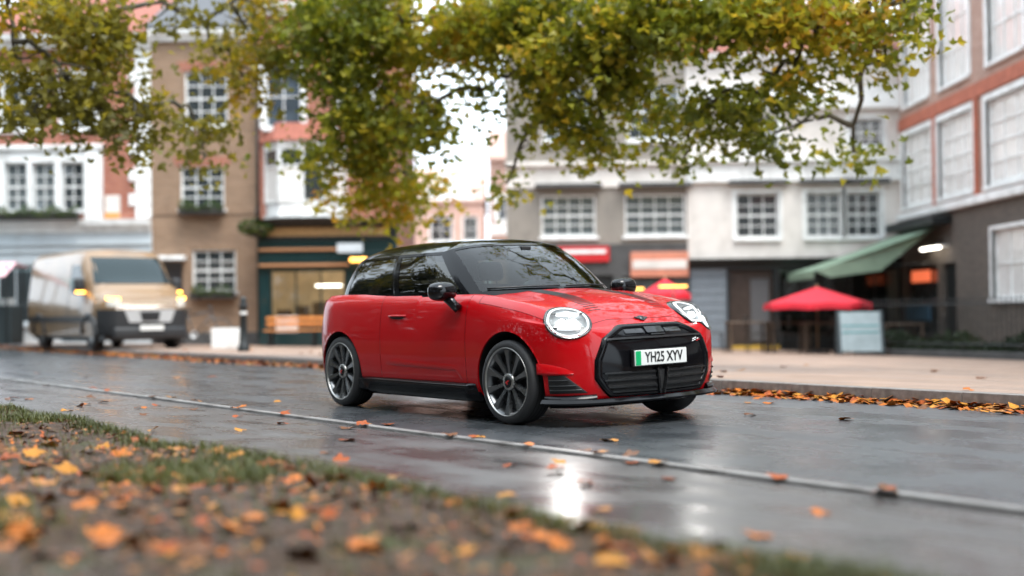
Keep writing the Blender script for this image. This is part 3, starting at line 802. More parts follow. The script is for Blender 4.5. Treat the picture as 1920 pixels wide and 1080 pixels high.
# front splitter
mb = MB(); vs = []
for q in range(41):
    s = -.98+1.96*q/40; p, nn = plan_at(abs(s)); sg = 1 if s > 0 else -1
    for o, z in ((-.10, .175), (.030, .182), (.034, .196), (.006, .222)): vs.append(lean((p[0]+nn[0]*o, sg*(p[1]+nn[1]*o), z)))
mb.add(vs, [(q*4+b, (q+1)*4+b, (q+1)*4+b+1, q*4+b+1) for q in range(40) for b in range(3)]); smooth_by_angle(mb.build('front_splitter', blackp, car), 50)
# side skirts with a flick before the rear wheel
for sd in (-1, 1):
    mb = MB(); vs = []; n = 40
    for q in range(n+1):
        x = .87-1.74*q/n; t = q/n; fl = sstep(.86, .97, t); e0 = sstep(0, .04, t)
        for y, z in ((.80, .312), (.868+.012*fl, .306), (.886+.030*fl, .290), (.886+.022*fl, .205), (.86, .172), (.78, .165)): vs.append(lean((x, sd*(.80+(y-.80)*e0), z)))
    mb.add(vs, [(q*6+b, (q+1)*6+b, (q+1)*6+b+1, q*6+b+1) for q in range(n) for b in range(5)]); mb.add([vs[k] for k in range(6)], [tuple(range(6))]); mb.add([vs[n*6+k] for k in range(6)], [tuple(range(5, -1, -1))])
    smooth_by_angle(mb.build('side_skirt', blackp, car), 45)
    # door handle: flush lip over a dark hollow
    vs, fs = patch_on(lambda a, b: (-.40+.23*a, sd*1.2, .832+(.034*(b-.5)*(1-(2*a-1)**4))), 14, 4, (0, -sd, 0), .002); hd = obj('handle_hollow', vs, fs, blackd, doors[sd], True)
    mb = MB(); vs = []
    for q in range(15):
        a = q/14; x = -.42+.27*a; k = (1-(2*a-1)**4)
        vs += [onskin(lean((x, sd*1.2, .852)), (0, -sd, 0), .001)[0], onskin(lean((x, sd*1.2, .850)), (0, -sd, 0), .004+.010*k)[0], onskin(lean((x, sd*1.2, .838-.004*k)), (0, -sd, 0), .004+.012*k)[0], onskin(lean((x, sd*1.2, .834)), (0, -sd, 0), .003)[0]]
    mb.add(vs, [(q*4+b, (q+1)*4+b, (q+1)*4+b+1, q*4+b+1) for q in range(14) for b in range(3)]); mb.build('handle', paint, doors[sd], True)
    # sculpted crease low on the door
    mb = MB(); vs = []
    for q in range(31):
        a = q/30; x = -.46+1.12*a; z = .437-.030*a-.07*sstep(.93, 1.0, a); k = sin(pi*min(1, a*1.02))**.4 if a < .98 else .3
        vs += [onskin(lean((x, sd*1.2, z+.045)), (0, -sd, 0), .0005)[0], onskin(lean((x, sd*1.2, z+.006)), (0, -sd, 0), .001+.007*k)[0], onskin(lean((x, sd*1.2, z-.002)), (0, -sd, 0), .0005+.003*k)[0], onskin(lean((x, sd*1.2, z-.010)), (0, -sd, 0), -.002)[0]]
    mb.add(vs, [(q*4+b, (q+1)*4+b, (q+1)*4+b+1, q*4+b+1) for q in range(30) for b in range(3)]); mb.build('door_crease', paint, doors[sd], True)
    # round filler flap behind the mirror / fender
    # mirror: a black oval shell on a slanted foot
    bm = bmesh.new(); bmesh.ops.create_uvsphere(bm, u_segments=28, v_segments=16, radius=1)
    for v in bm.verts:
        x, y, z = v.co
        x = (abs(x)**.82)*(1 if x > 0 else -1); z = (abs(z)**.72)*(1 if z > 0 else -1); y = (abs(y)**.8)*(1 if y > 0 else -1)
        if x < 0: x *= .62
        v.co = Vector((.555+x*.098, sd*(.955)+y*.122, 1.030+z*.076))
    me = bpy.data.meshes.new('mirror'); 
    for v in bm.verts: v.co = Vector(lean(v.co))
    bm.to_mesh(me); bm.free(); me.materials.append(blackg); me.polygons.foreach_set('use_smooth', [True]*len(me.polygons))
    mir = link(bpy.data.objects.new('mirror', me), car)
    mb = MB(); mb.tube([lean(p) for p in ((.585, sd*.925, .985), (.612, sd*.89, .93), (.640, sd*.852, .885))], [.045, .036, .040], 12); mb.build('mirror_foot', blackg, mir, True)
    vs, fs = [], []
    for q in range(24): vs.append(lean((.492, sd*.955+.096*cos(2*pi*q/24), 1.028+.056*sin(2*pi*q/24))))
    obj('mirror_glass', vs, [tuple(range(24))], mat('mirror_silver', (.8, .8, .8), rough=.03, metal=1), mir)
    # bonnet stripe: solid at the screen, then thinning hatch bars
    ms = mat('stripe_black', (.006, .006, .007), rough=.4, spec=.25)
    vs, fs = patch_on(lambda a, b: (.93+.34*a, sd*(.250+.125*b-.01*a), 1.4), 16, 6, (0, 0, -1), .0018); obj('bonnet_stripe', vs, fs, ms, bonnet, True)
    for k in range(13):
        x0 = 1.283+k*.033; w_ = .024-k*.0014
        vs, fs = patch_on(lambda a, b: (x0+w_*a, sd*(.244+.125*b+.002*k), 1.4), 2, 6, (0, 0, -1), .0018); obj('stripe_bar', vs, fs, ms, bonnet, True)
# wipers
for y0, y1, yp in ((-.62, -.02, -.05), (.05, .58, .56)):
    mb = MB(); pts = []
    for q in range(9):
        f = q/8; y = y0+(y1-y0)*f; uu = abs(y)/.3 if abs(y) < .3 else (1+(abs(y)-.3)/.23 if abs(y) < .53 else 2+(abs(y)-.53)/.145)
        g_ = green(min(uu, 2.9), .03+.03*(1-f if yp < 0 else f), 0); pts.append(lean((g_[0]+.008, y, g_[2]+.018)))
    mb.tube(pts, .008, 6); mb.build('wiper', blackm, car, True)
# rear lamps and rear bumper insert (only just in view)
for sd in (-1, 1):
    vs, fs = patch_on(lambda a, b: (-2.3, sd*(.52+.24*a), .78+.2*b), 8, 8, (1, 0, 0), .008); obj('rear_lamp', vs, fs, mat('lamp_red', (.25, .005, .008), rough=.15, coat=.6), car, True)

# wheels
rimd = mat('rim_dark', (.15, .155, .16), rough=.30, metal=.85, rvar=.08)
rimb = mat('rim_bright', (.42, .41, .39), rough=.3, metal=1)
def make_wheel(x, sd, steer=0.):
    W = MB(); R = .318
    prof = [(.225, -.10), (.245, -.112), (.285, -.112), (.306, -.100), (.316, -.075), (.318, -.03), (.318, .03), (.316, .075), (.308, .098), (.290, .110), (.266, .114), (.250, .108)]
    T = Matrix.Translation((x, sd*.765, R)) @ Matrix.Rotation(steer, 4, 'Z')
    if sd < 0: T = T @ Matrix.Rotation(pi, 4, 'Z')
    # the wheel's own y axis points outwards
    wh = MB(); wh.lathe(prof, 72, 'y', T); wheel = wh.build('wheel', rubber, car, True)
    gr = MB()
    for yy in (-.05, -.017, .017, .05): gr.lathe([(.3185, yy-.004), (.3186, yy), (.3185, yy+.004)], 60, 'y', T)
    gr.build('tread_groove', blackd, wheel, True)
    lip = MB(); lip.lathe([(.258, .104), (.2585, .112), (.256, .1155), (.251, .114), (.2475, .100)], 72, 'y', T); lip.build('rim_lip', rimb, wheel, True)
    bar = MB(); bar.lathe([(.246, .104), (.234, .092), (.222, .04), (.215, -.09)], 64, 'y', T); bar.build('rim_barrel', rimd, wheel, True)
    bk = MB(); bk.lathe([(.0, .0), (.214, .0)], 48, 'y', T); bk.build('brake_disc', mat('brake_steel', (.10, .10, .10), rough=.4, metal=.8), wheel, True)
    ns = 10
    for k in range(ns):
        a = 2*pi*k/ns
        M_ = T @ Matrix.Rotation(a, 4, 'Y'); sp = MB(); vs = []
        for r, wd, yy, dp in ((.045, .022, .078, .04), (.09, .018, .082, .035), (.15, .020, .092, .03), (.20, .026, .100, .028), (.243, .040, .104, .026)):
            vs += [(-wd, yy-dp, r), (-wd*.72, yy, r), (wd*.72, yy, r), (wd, yy-dp, r)]
        sp.add(vs, [(q*4+b, (q+1)*4+b, (q+1)*4+b+1, q*4+b+1) for q in range(4) for b in range(3)], M_); smooth_by_angle(sp.build('spoke', rimd, wheel), 30)
    hb = MB(); hb.lathe([(.062, .055), (.064, .088), (.056, .094), (.046, .094)], 40, 'y', T); hb.build('hub', rimb, wheel, True)
    cp = MB(); cp.lathe([(.0, .100), (.036, .100), (.043, .096), (.046, .088)], 32, 'y', T); cap = cp.build('hub_cap', blackg, wheel, True)
    mk = MB(); mk.box(-.020, .020, .1005, .1015, -.004, .006, T @ Matrix.Rotation(.5, 4, 'Y')); mk.box(-.004, .004, .1005, .1012, -.022, -.006, T); mk.build('cap_mark', mat('emblem_red', (.5, .01, .01)), cap)
    for k in range(5):
        a = 2*pi*(k+.5)/5; bo = MB(); bo.lathe([(0, .090), (.007, .090), (.009, .084)], 10, 'y', T @ Matrix.Rotation(a, 4, 'Y') @ Matrix.Translation((0, 0, .062))); bo.build('wheel_bolt', rimd, wheel, True)
    return wheel
for x, st in ((1.263, radians(2)), (-1.263, 0)):
    for sd in (-1, 1): make_wheel(x, sd, st)

# cabin, seen darkly through the glass
seatm = mat('seat_fabric', (.022, .022, .024), rough=.8, var=.3)
dash = mat('dashboard', (.02, .021, .023), rough=.6, var=.2)
mb = MB(); mb.prism([(.84, .96), (.55, 1.0), (.36, .97), (.30, .86), (.34, .62), (.80, .60)], -.68, .68, 'y'); mb.v = [lean(v) for v in mb.v]; smooth_by_angle(mb.build('dashboard', dash, car), 40)
mb = MB(); mb.bbox(-1.55, .80, -.70, .70, .24, .34, .02); mb.build('cabin_floor', dash, car)
for sd in (-1, 1):
    mb = MB(); mb.prism([(-1.58, .98), (.55, .97), (.62, .5), (-1.58, .5)], sd*.715, sd*.74, 'y'); mb.v = [lean(v) for v in mb.v]; mb.build('door_card', dash, car)
    seat = MB(); seat.bbox(-.42, .16, sd*.37-.25, sd*.37+.25, .36, .55, .06)
    M_ = Matrix.Translation((-.42, sd*.37, .50)) @ Matrix.Rotation(radians(-16), 4, 'Y'); seat.bbox(-.09, .07, -.24, .24, 0, .62, .06, M_); s_o = smooth_by_angle(seat.build('front_seat', seatm, car), 60)
    hr = MB(); hr.bbox(-.075, .035, -.13, .13, .66, .84, .045, M_); hr.tube([(-.02, -.05, .6), (-.02, -.05, .68)], .008, 6, M=M_); hr.tube([(-.02, .05, .6), (-.02, .05, .68)], .008, 6, M=M_); smooth_by_angle(hr.build('headrest', seatm, s_o), 60)
    rs_ = MB(); M_ = Matrix.Translation((-1.22, sd*.33, .52)) @ Matrix.Rotation(radians(-22), 4, 'Y'); rs_.bbox(-.08, .06, -.27, .27, 0, .52, .05, M_); rs_.bbox(-.07, .03, -.12, .12, .50, .64, .04, M_); smooth_by_angle(rs_.build('rear_seat', seatm, car), 60)
mb = MB(); M_ = Matrix.Translation((.22, -.37, .93)) @ Matrix.Rotation(radians(66), 4, 'Y')
mb.lathe([(.170, 0), (.178, .012), (.190, .012), (.196, 0), (.190, -.012), (.178, -.012), (.170, 0)], 40, 'z', M_); mb.lathe([(0, .02), (.05, .02), (.06, -.01)], 20, 'z', M_); mb.box(-.02, .02, -.175, .175, -.006, .006, M_); mb.build('steering_wheel', blackm, car, True)
mb = MB(); mb.lathe([(0, .012), (.115, .012), (.12, 0), (.115, -.012)], 40, 'x', Matrix.Translation((.46, 0, .99))); mb.build('centre_screen', blackg, car, True)
mb = MB(); mb.bbox(.27, .30, -.13, .13, 1.275, 1.345, .012); mb.bbox(.25, .40, -.05, .05, 1.34, 1.395, .012); mb.build('rear_view_mirror', blackm, car)
# ------------------------------------------------------------------ buildings
white = mat('white_paint', (.82, .83, .82), rough=.5, var=.06, vscale=3, dirt=(.45, .44, .42), dscale=2.5)
cream = mat('cream_render', (.68, .64, .60), rough=.75, var=.08, vscale=2, dirt=(.48, .44, .40), dscale=1.2, bump=.1)
pale = mat('pale_grey_paint', (.52, .57, .60), rough=.5, var=.05, vscale=3, dirt=(.38, .40, .41))
buff = mat('buff_stone', (.25, .225, .195), rough=.8, var=.15, vscale=3, bump=.15, dirt=(.13, .12, .11))
pinkr = mat('pink_render', (.52, .33, .27), rough=.8, var=.08, vscale=2, dirt=(.42, .30, .25))
redb = brick_mat('red_brick', (.30, .085, .05), (.38, .13, .075), (.34, .28, .24))
brownb = brick_mat('brown_brick', (.23, .14, .085), (.30, .19, .12), (.28, .23, .18))
pinkb = brick_mat('pink_brick', (.36, .20, .15), (.44, .27, .21), (.42, .36, .31))
darkbrick = brick_mat('dark_brick', (.085, .070, .058), (.12, .095, .078), (.11, .10, .09), (.03, .03, .028))
tilep = mat('roof_tile_pale', (.42, .27, .22), rough=.7, var=.2, vscale=6)
slate = mat('roof_slate', (.055, .055, .06), rough=.55, var=.3, vscale=12)
tile = mat('roof_tile_red', (.27, .085, .055), rough=.7, var=.3, vscale=10, bump=.3, bscale=30)
bgreen = mat('bottle_green_paint', (.005, .026, .028), rough=.3, coat=.3)
navy = mat('near_black_paint', (.010, .013, .014), rough=.4)
gold = mat('gold_sign_paint', (.42, .25, .10), rough=.45, var=.5, vscale=22)
copper = mat('copper_trim', (.55, .27, .13), rough=.35, metal=.3)
glassw = mat('window_glass', (.035, .042, .045), rough=.05, spec=.9, coat=.4)
glassm = mat('window_glass_grey', (.10, .115, .12), rough=.07, spec=.9, coat=.4, var=.5, vscale=2)
glassb = mat('window_glass_blue', (.055, .07, .085), rough=.04, spec=.9, coat=.4, var=.6, vscale=1.5)
blind = mat('window_blind', (.74, .71, .68), rough=.25, coat=.8, var=.08, vscale=8)
darkin = mat('dark_interior', (.012, .012, .012), rough=.8)
greyw = mat('grey_blue_paint', (.17, .20, .23), rough=.5, var=.08)
darkbase = mat('dark_stone', (.06, .06, .06), rough=.7, var=.25, vscale=3)

def wall(name, parent, x0, x1, z0, z1, holes, ma, y=0., rev=.16):
    """front wall in the plane y, with openings and their reveals; outward is -y"""
    xs = sorted(set([x0, x1]+[h[0] for h in holes]+[h[1] for h in holes])); zs = sorted(set([z0, z1]+[h[2] for h in holes]+[h[3] for h in holes]))
    xs = [a for a in xs if x0 <= a <= x1]; zs = [a for a in zs if z0 <= a <= z1]
    mb = MB()
    for a, b in zip(xs, xs[1:]):
        for c, d in zip(zs, zs[1:]):
            mx_, mz = (a+b)/2, (c+d)/2
            if any(h[0] < mx_ < h[1] and h[2] < mz < h[3] for h in holes): continue
            mb.add([(a, y, c), (b, y, c), (b, y, d), (a, y, d)], [(0, 1, 2, 3)])
    for a, b, c, d in [h[:4] for h in holes]:
        mb.add([(a, y, c), (b, y, c), (b, y, d), (a, y, d), (a, y+rev, c), (b, y+rev, c), (b, y+rev, d), (a, y+rev, d)], [(0, 4, 5, 1), (1, 5, 6, 2), (2, 6, 7, 3), (3, 7, 4, 0)])
    return mb.build(name, ma, parent)
def sides(parent, x0, x1, z0, z1, depth, ma, y=0.):
    mb = MB(); mb.add([(x0, y, z0), (x0, y+depth, z0), (x0, y+depth, z1), (x0, y, z1)], [(0, 3, 2, 1)][::-1])
    mb.add([(x1, y, z0), (x1, y+depth, z0), (x1, y+depth, z1), (x1, y, z1)], [(0, 1, 2, 3)])
    mb.add([(x0, y+depth, z0), (x1, y+depth, z0), (x1, y+depth, z1), (x0, y+depth, z1)], [(3, 2, 1, 0)]); mb.add([(x0, y+.01, z1), (x1, y+.01, z1), (x1, y+depth, z1), (x0, y+depth, z1)], [(0, 1, 2, 3)])
    return mb.build('side_wall', ma, parent)
PANES = {}
def window(parent, x0, x1, z0, z1, cols=2, rows=4, fr=None, y=0., rev=.10, glass=None, sill=True, bar=.026, fw=.055, surround=0., mats=None):
    fr = fr or white; glass = glass or random.choice((glassw, glassw, glassm, glassb)); mb = MB(); yb = y+rev
    mb.box(x0, x0+fw, yb-.04, yb+.04, z0, z1); mb.box(x1-fw, x1, yb-.04, yb+.04, z0, z1); mb.box(x0+fw, x1-fw, yb-.04, yb+.04, z0, z0+fw*1.2); mb.box(x0+fw, x1-fw, yb-.04, yb+.04, z1-fw, z1)
    X0, X1, Z0, Z1 = x0+fw, x1-fw, z0+fw*1.2, z1-fw
    for i in range(1, cols):
        c = X0+(X1-X0)*i/cols; mb.box(c-bar/2, c+bar/2, yb-.022, yb+.02, Z0, Z1)
    for j in range(1, rows):
        c = Z0+(Z1-Z0)*j/rows; t = bar*(1.9 if rows > 2 and j == rows//2 else 1); mb.box(X0, X1, yb-.026, yb+.021, c-t/2, c+t/2)
    if surround: 
        s = surround; mb.box(x0-s, x0, y-.035, yb, z0, z1+s); mb.box(x1, x1+s, y-.035, yb, z0, z1+s); mb.box(x0, x1, y-.035, yb, z1, z1+s)
    wo = mb.build('window', fr, parent)
    pw, ph = (X1-X0)/cols, (Z1-Z0)/rows
    for i in range(cols):
        for j in range(rows):
            gm = glass if not mats else mats[j*cols//max(1, rows*cols//len(mats)) % len(mats)]
            key = (round(pw, 4), round(ph, 4), gm.name)
            if key not in PANES:
                p = MB(); p.box(-pw/2, pw/2, -.003, .003, -ph/2, ph/2); PANES[key] = p.build('pane', gm, wo); po = PANES[key]
            else: po = dup(PANES[key], wo)
            po.location = (X0+pw*(i+.5), yb+.006, Z0+ph*(j+.5)); po.rotation_euler = (random.uniform(-.012, .012), 0, random.uniform(-.012, .012))
    if sill:
        s = MB(); s.bbox(x0-.07, x1+.07, y-.09, yb-.04, z0-.085, z0-.002, .012); s.build('sill', fr, wo)
    return wo
def house(name, X, Y, rz, label):
    e = empty(name, (X, Y, pave_z(X, Y)-.06), rz); tag(e, label, 'building'); return e
def gable_roof(parent, x0, x1, z0, y0, y1, h, ma, over=.25, name='roof'):
    mb = MB(); yc = (y0+y1)/2; t = .12
    mb.prism([(y0-over, z0-.02), (yc, z0+h), (y1+over, z0-.02), (y1+over, z0-.02+t), (yc, z0+h+t), (y0-over, z0-.02+t)], x0-.1, x1+.1, 'x')
    return mb.build(name, ma, parent)
def cornice(parent, x0, x1, z, h, d, ma, y=0., name='cornice'):
    mb = MB(); mb.prism([(y+.02, z), (y-d*.4, z), (y-d*.5, z+h*.4), (y-d*.9, z+h*.55), (y-d, z+h), (y+.02, z+h)], x0, x1, 'x'); return mb.build(name, ma, parent)
def chimney(roof_, x, y, z, ma):
    mb = MB(); mb.box(x-.45, x+.45, y-.3, y+.3, z, z+1.5); mb.box(x-.5, x+.5, y-.35, y+.35, z+1.5, z+1.62); c = mb.build('chimney', ma, roof_)
    return c
def lx(e):      # photograph point on a fronto-parallel facade to the house's own coordinates
    ox, oy, oz = e.location
    return lambda px, py, dy=0.: (lambda v: (v.x-ox, v.z-oz))(at(px, py, oy+dy))

# A: red brick house with white quoins over a pale shop, far left
A = house('corner_house', -13.95, 33.5, 0, 'red brick house with white quoins and white triple window above a pale shopfront'); q = lx(A)
Aw = 4.39; top = q(150, 92)[1]; z1 = q(60, 478)[1]; zf = q(60, 440)[1]; zs = q(60, 397)[1]; zt = q(60, 305)[1]
wx = [q(10, 350)[0], q(62, 350)[0], q(116, 350)[0]]; ww = .60
z2a, z2b = q(30, 245)[1], q(30, 140)[1]
up = [(q(3, 200)[0], q(3, 200)[0]+.95), (q(120, 200)[0], q(120, 200)[0]+.85)]
wall('wall', A, 0, Aw, zf+.02, top, [(a, a+ww, zs, zt) for a in wx]+[(a, b, z2a, z2b) for a, b in up], redb)
sides(A, 0, Aw, 0, top, 9, redb)
sp_ = MB(); x1_ = q(192, 300)[0]
holes = [(a, a+ww, zs, zt) for a in wx]
wall('window_surround', A, -.02, x1_, zs-.06, zt+.32, holes, white, -.09, .26)
mb = MB(); mb.box(x1_-.42, x1_+.02, -.16, -.092, zs-.25, zt+.32); mb.bbox(x1_-.46, x1_+.06, -.20, -.02, zt+.32, zt+.46, .02); mb.bbox(-.05, x1_-.47, -.18, -.02, zt+.325, zt+.45, .02); mb.box(x1_, x1_+.02, -.089, .0, zs-.25, zt+.3); mb.build('pilaster', white, A)
for a in wx: window(A, a, a+ww, zs, zt, 2, 4, y=-.02, sill=False, fw=.05)
for a, b in up: window(A, a, b, z2a, z2b, 2, 4, surround=.13)
cornice(A, -.1, Aw, zf+.03, q(60, 416)[1]-zf, .30, white); cornice(A, -.1, Aw+.03, top, .35, .4, white, name='eaves_cornice')
mb = MB(); mb.box(-.06, Aw+.01, -.07, .0, z1+.05, zf+.026); mb.bbox(-.08, Aw+.02, -.13, -.0705, z1+.24, z1+.30, .012); mb.build('shop_fascia', pale, A)
# quoins one by one
qx0, qx1 = q(243, 300)[0], Aw
k = 0; zz = z1+.05; qp = {}
zz = zf+.40
while zz < top-.1:
    wq = .60 if k % 2 else .42
    if wq not in qp:
        mb = MB(); mb.bbox(-wq, 0, -.05, .02, .008, .322, .012); qp[wq] = mb.build('quoin', white, A); qo = qp[wq]
    else: qo = dup(qp[wq], A)
    qo.location = (Aw+.006, 0, zz); zz += .33; k += 1
# shopfront
wall('shopfront', A, 0, Aw, 0, z1+.06, [(.25, 1.7, .55, z1-.25), (1.95, 2.75, .06, z1-.25), (3.0, Aw-.25, .55, z1-.25)], pale, -.02, .2)
window(A, .25, 1.7, .55, z1-.25, 3, 1, pale, y=-.02, sill=True); window(A, 3.0, Aw-.25, .55, z1-.25, 3, 1, pale, y=-.02)
mb = MB(); mb.box(1.95, 2.75, .12, .16, .06, z1-.25); dr = mb.build('door', mat('door_glazed', (.06, .08, .09), rough=.15, coat=.5), A); mb = MB(); mb.lathe([(0, .0), (.02, 0), (.025, .03), (0, .04)], 10, 'y', Matrix.Translation((2.62, .08, 1.05))); mb.build('handle', gold, dr)
ro = gable_roof(A, 0, Aw, top+.35, 0, 9, 2.6, tile); chimney(ro, .8, 2.8, top+1.2, redb)
# B: brown brick house
B = house('brown_house', -9.55, 33.5, 0, 'brown brick house with white sash windows and window boxes next to white quoins'); q = lx(B)
Bw = 2.92; top = q(390, 76)[1]
H1 = (q(347, 300)[0], q(428, 300)[0], q(380, 237)[1], q(380, 133)[1]); H2 = (q(338, 300)[0], q(420, 300)[0], q(380, 392)[1], q(380, 312)[1]); H3 = (q(359, 300)[0], q(441, 300)[0], q(400, 547)[1], q(400, 468)[1])
wall('wall', B, 0, Bw, .35, top, [H1, H2, H3, (.06, .80, .351, 2.25)], brownb); sides(B, 0, Bw, 0, top, 9, brownb)
for h in (H1, H2, H3): window(B, *h, 3, 4)
mb = MB(); mb.box(-.02, .055, -.05, .03, 0, .36); mb.box(.805, Bw, -.05, .03, 0, .36); mb.build('plinth', darkbase, B)
mb = MB(); mb.box(.06, .80, .10, .15, 0, 2.25); dr = mb.build('door', mat('door_dark', (.03, .03, .035), rough=.3, coat=.3), B)
for zz in (.25, 1.2): 
    for xx in (.14, .47): mb = MB(); mb.bbox(xx, xx+.26, .085, .105, zz, zz+.75, .01); mb.build('door_panel', mat('door_dark', (0, 0, 0)), dr)
mb = MB(); mb.bbox(-.03, .92, -.35, .02, 2.28, 2.40, .02); mb.build('door_canopy', white, B)
for h in (H1, H2): mb = MB(); mb.prism([(h[0]-.12, h[3]), (h[1]+.12, h[3]), (h[1]+.2, h[3]+.26), (h[0]-.2, h[3]+.26)], -.012, .02, 'y'); mb.build('brick_lintel', redb, B)
cornice(B, 0, Bw, top-.02, .28, .28, white, name='eaves_cornice'); mb = MB(); mb.box(0, Bw, -.03, .01, q(390, 402)[1], q(390, 402)[1]+.08); mb.build('string_course', brownb, B)
ro = gable_roof(B, 0, Bw, top+.26, 0, 9, 2.4, slate); chimney(ro, Bw-.7, 2.6, top+1.2, brownb)
mb = MB(); mb.tube([(Bw-.08, -.06, .2), (Bw-.08, -.06, top-.1)], .045, 8); mb.build('drainpipe', navy, B, True)
# C: brick house with white bay over the dark green shop
C_ = house('bay_house', -6.60, 33.1, radians(1.5), 'red-brown brick house with white bay window above the dark green shop'); q = lx(C_)
Cw = 3.62; top = q(600, 28)[1]; zc = q(600, 418)[1]
zb0, zb1 = q(570, 403)[1], q(570, 268)[1]; bx0, bx1 = q(497, 300)[0], q(648, 300)[0]
U = (q(498, 300)[0], q(566, 300)[0], q(530, 240)[1], q(530, 122)[1]); U2 = (2.15, 3.0, U[2], U[3])
wall('wall', C_, 0, Cw, zc, top, [(bx0+.15, bx1-.15, zb0+.1, zb1-.1), U, U2], redb); sides(C_, 0, Cw, 0, top, 9, redb)
window(C_, *U, 2, 2, surround=.14); window(C_, *U2, 2, 2, surround=.14)
# canted bay: three lights
mb = MB(); bd = .55; c1, c2 = bx0+.45, bx1-.45
pl_ = [(bx0, 0), (c1, -bd), (c2, -bd), (bx1, 0)]
def ring(z0, z1, grow):
    P = [(bx0-grow, .02), (c1-grow*.5, -bd-grow), (c2+grow*.5, -bd-grow), (bx1+grow, .02)]; mb.prism(P, z0, z1, 'z')
ring(zb0-.10, zb0, .06); mb.build('bay_sill', white, C_); mb = MB(); ring(zb0, zb0+.30, 0); mb.build('bay_apron', white, C_); mb = MB(); ring(zb1-.16, zb1, .05); mb.build('bay_head', white, C_)
def bay_light(p0, p1, n=1):
    a = Vector((p0[0], p0[1], 0)); b = Vector((p1[0], p1[1], 0)); Lg = (b-a).length; M_ = Matrix.Translation((a.x, a.y, 0)) @ Matrix.Rotation(atan2(b.y-a.y, b.x-a.x), 4, 'Z')
    mb = MB(); za, zb = zb0+.30, zb1-.16; zm = za+(zb-za)*.66
    for x0, x1, z0_, z1_ in ((0, .07, za, zb), (Lg-.07, Lg, za, zb), (.07, Lg-.07, za, za+.06), (.07, Lg-.07, zb-.06, zb), (.07, Lg-.07, zm-.03, zm+.03)): mb.box(x0, x1, -.03, .04, z0_, z1_, M_)
    if n > 1: 
        for z0_, z1_ in ((za+.06, zm-.03), (zm+.03, zb-.06)): mb.box(Lg/2-.035, Lg/2+.035, -.03, .04, z0_, z1_, M_)
    wo = mb.build('window', white, C_)
    for i in range(n):
        for z0_, z1_ in ((za+.06, zm-.03), (zm+.03, zb-.06)):
            p = MB(); p.box(.07+(Lg-.14)*i/n, .07+(Lg-.14)*(i+1)/n, .0, .008, z0_, z1_, M_); p.build('pane', blind if z0_ < zm and i == 0 else glassw, wo)
bay_light(pl_[0], pl_[1]); bay_light(pl_[1], pl_[2], 2); bay_light(pl_[2], pl_[3])
mb = MB(); mb.add([(bx0-.15, .0, zb1), (c1-.1, -bd-.15, zb1), (c2+.1, -bd-.15, zb1), (bx1+.15, 0, zb1), (bx0+.3, 0, zb1+.55), (bx1-.3, 0, zb1+.55)], [(0, 1, 4), (1, 2, 5, 4), (2, 3, 5), (3, 2, 1, 0)]); mb.build('bay_roof', tile, C_)
cornice(C_, 0, Cw, top, .3, .3, white, name='eaves_cornice'); ro = gable_roof(C_, 0, Cw, top+.28, 0, 9, 2.6, tile); chimney(ro, .5, 2.6, top+1.4, redb)
# the shop below
shop = C_; sz0 = 0
zfa, zfb = q(560, 447)[1], q(560, 424)[1]
cornice(C_, -.02, Cw+.05, zfb, zc-zfb+.06, .5, navy, y=-.30, name='shop_cornice')
mb = MB(); mb.box(0, Cw, -.34, .0, zfa-.06, zfb+.002); mb.build('shop_fascia', navy, C_)
mb = MB(); mb.bbox(.25, Cw-.25, -.36, -.3405, zfa+.04, zfb-.05, .006); mb.build('sign_band', gold, C_)
zg1, zg2 = q(560, 469)[1], q(560, 498)[1]
mb = MB(); mb.box(0, Cw, -.30, .0, zg2-.10, zfa-.062); mb.build('transom_panel', bgreen, C_)
for i in range(4): mb = MB(); mb.bbox(.12+i*.86, .12+i*.86+.78, -.325, -.301, zg2+.06, zg1-.06, .01); mb.build('panel', bgreen, C_)
for zz in (zg1, zg2): mb = MB(); mb.bbox(.02, 2.35, -.40, -.304, zz-.035, zz+.035, .01); mb.build('copper_rail', copper, C_)
wz0, wz1 = q(580, 598)[1], zg2-.102
wall('shopfront', C_, 0, Cw, 0, wz1, [(.28, 2.25, wz0, wz1-.06), (2.45, 3.25, .05, wz1-.06)], bgreen, -.24, .2)
mb = MB()
for x in (.28, .93, 1.58, 2.21): mb.box(x, x+.04, -.14, -.08, wz0, wz1-.06)
mb.box(.32, 2.21, -.141, -.079, wz0, wz0+.05); sw = mb.build('shop_window', bgreen, C_)
for i in range(3): p = MB(); p.box(.32+i*.65, .93+i*.65, -.112, -.106, wz0+.05, wz1-.06); p.build('pane', glass_mat('shop_glass', (.82, .84, .82), refl=.8), sw)
mb = MB(); mb.box(2.45, 3.25, -.12, -.08, .05, wz1-.06); mb.build('door', bgreen, C_)
warm = mat('shop_interior', (.50, .38, .24), rough=.8, emit=(1, .72, .42), es=.10, var=.3, vscale=3)  # faint warm glow put into the walls stands for the room's light
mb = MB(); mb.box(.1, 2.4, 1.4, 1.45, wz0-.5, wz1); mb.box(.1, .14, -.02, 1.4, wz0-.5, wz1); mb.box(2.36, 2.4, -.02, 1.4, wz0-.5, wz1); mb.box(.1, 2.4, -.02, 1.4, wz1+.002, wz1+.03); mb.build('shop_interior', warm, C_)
mb = MB(); p = q(583, 535), q(632, 535); mb.bbox(p[0][0]+.05, p[1][0]+.05, .55, .67, p[0][1]-.02, p[0][1]+.02, .012); mb.build('shop_lamp', mat('lamp_tube', (1, 1, 1), emit=(1, .93, .8), es=6), C_)
for i in range(4): mb = MB(); mb.box(.3+i*.48, .66+i*.48, .75, 1.1, wz0-.3, wz0+.25+.1*(i % 3)); mb.build('shop_shelf', mat('shelf_wood', (.22, .13, .07), rough=.6, var=.3), C_)
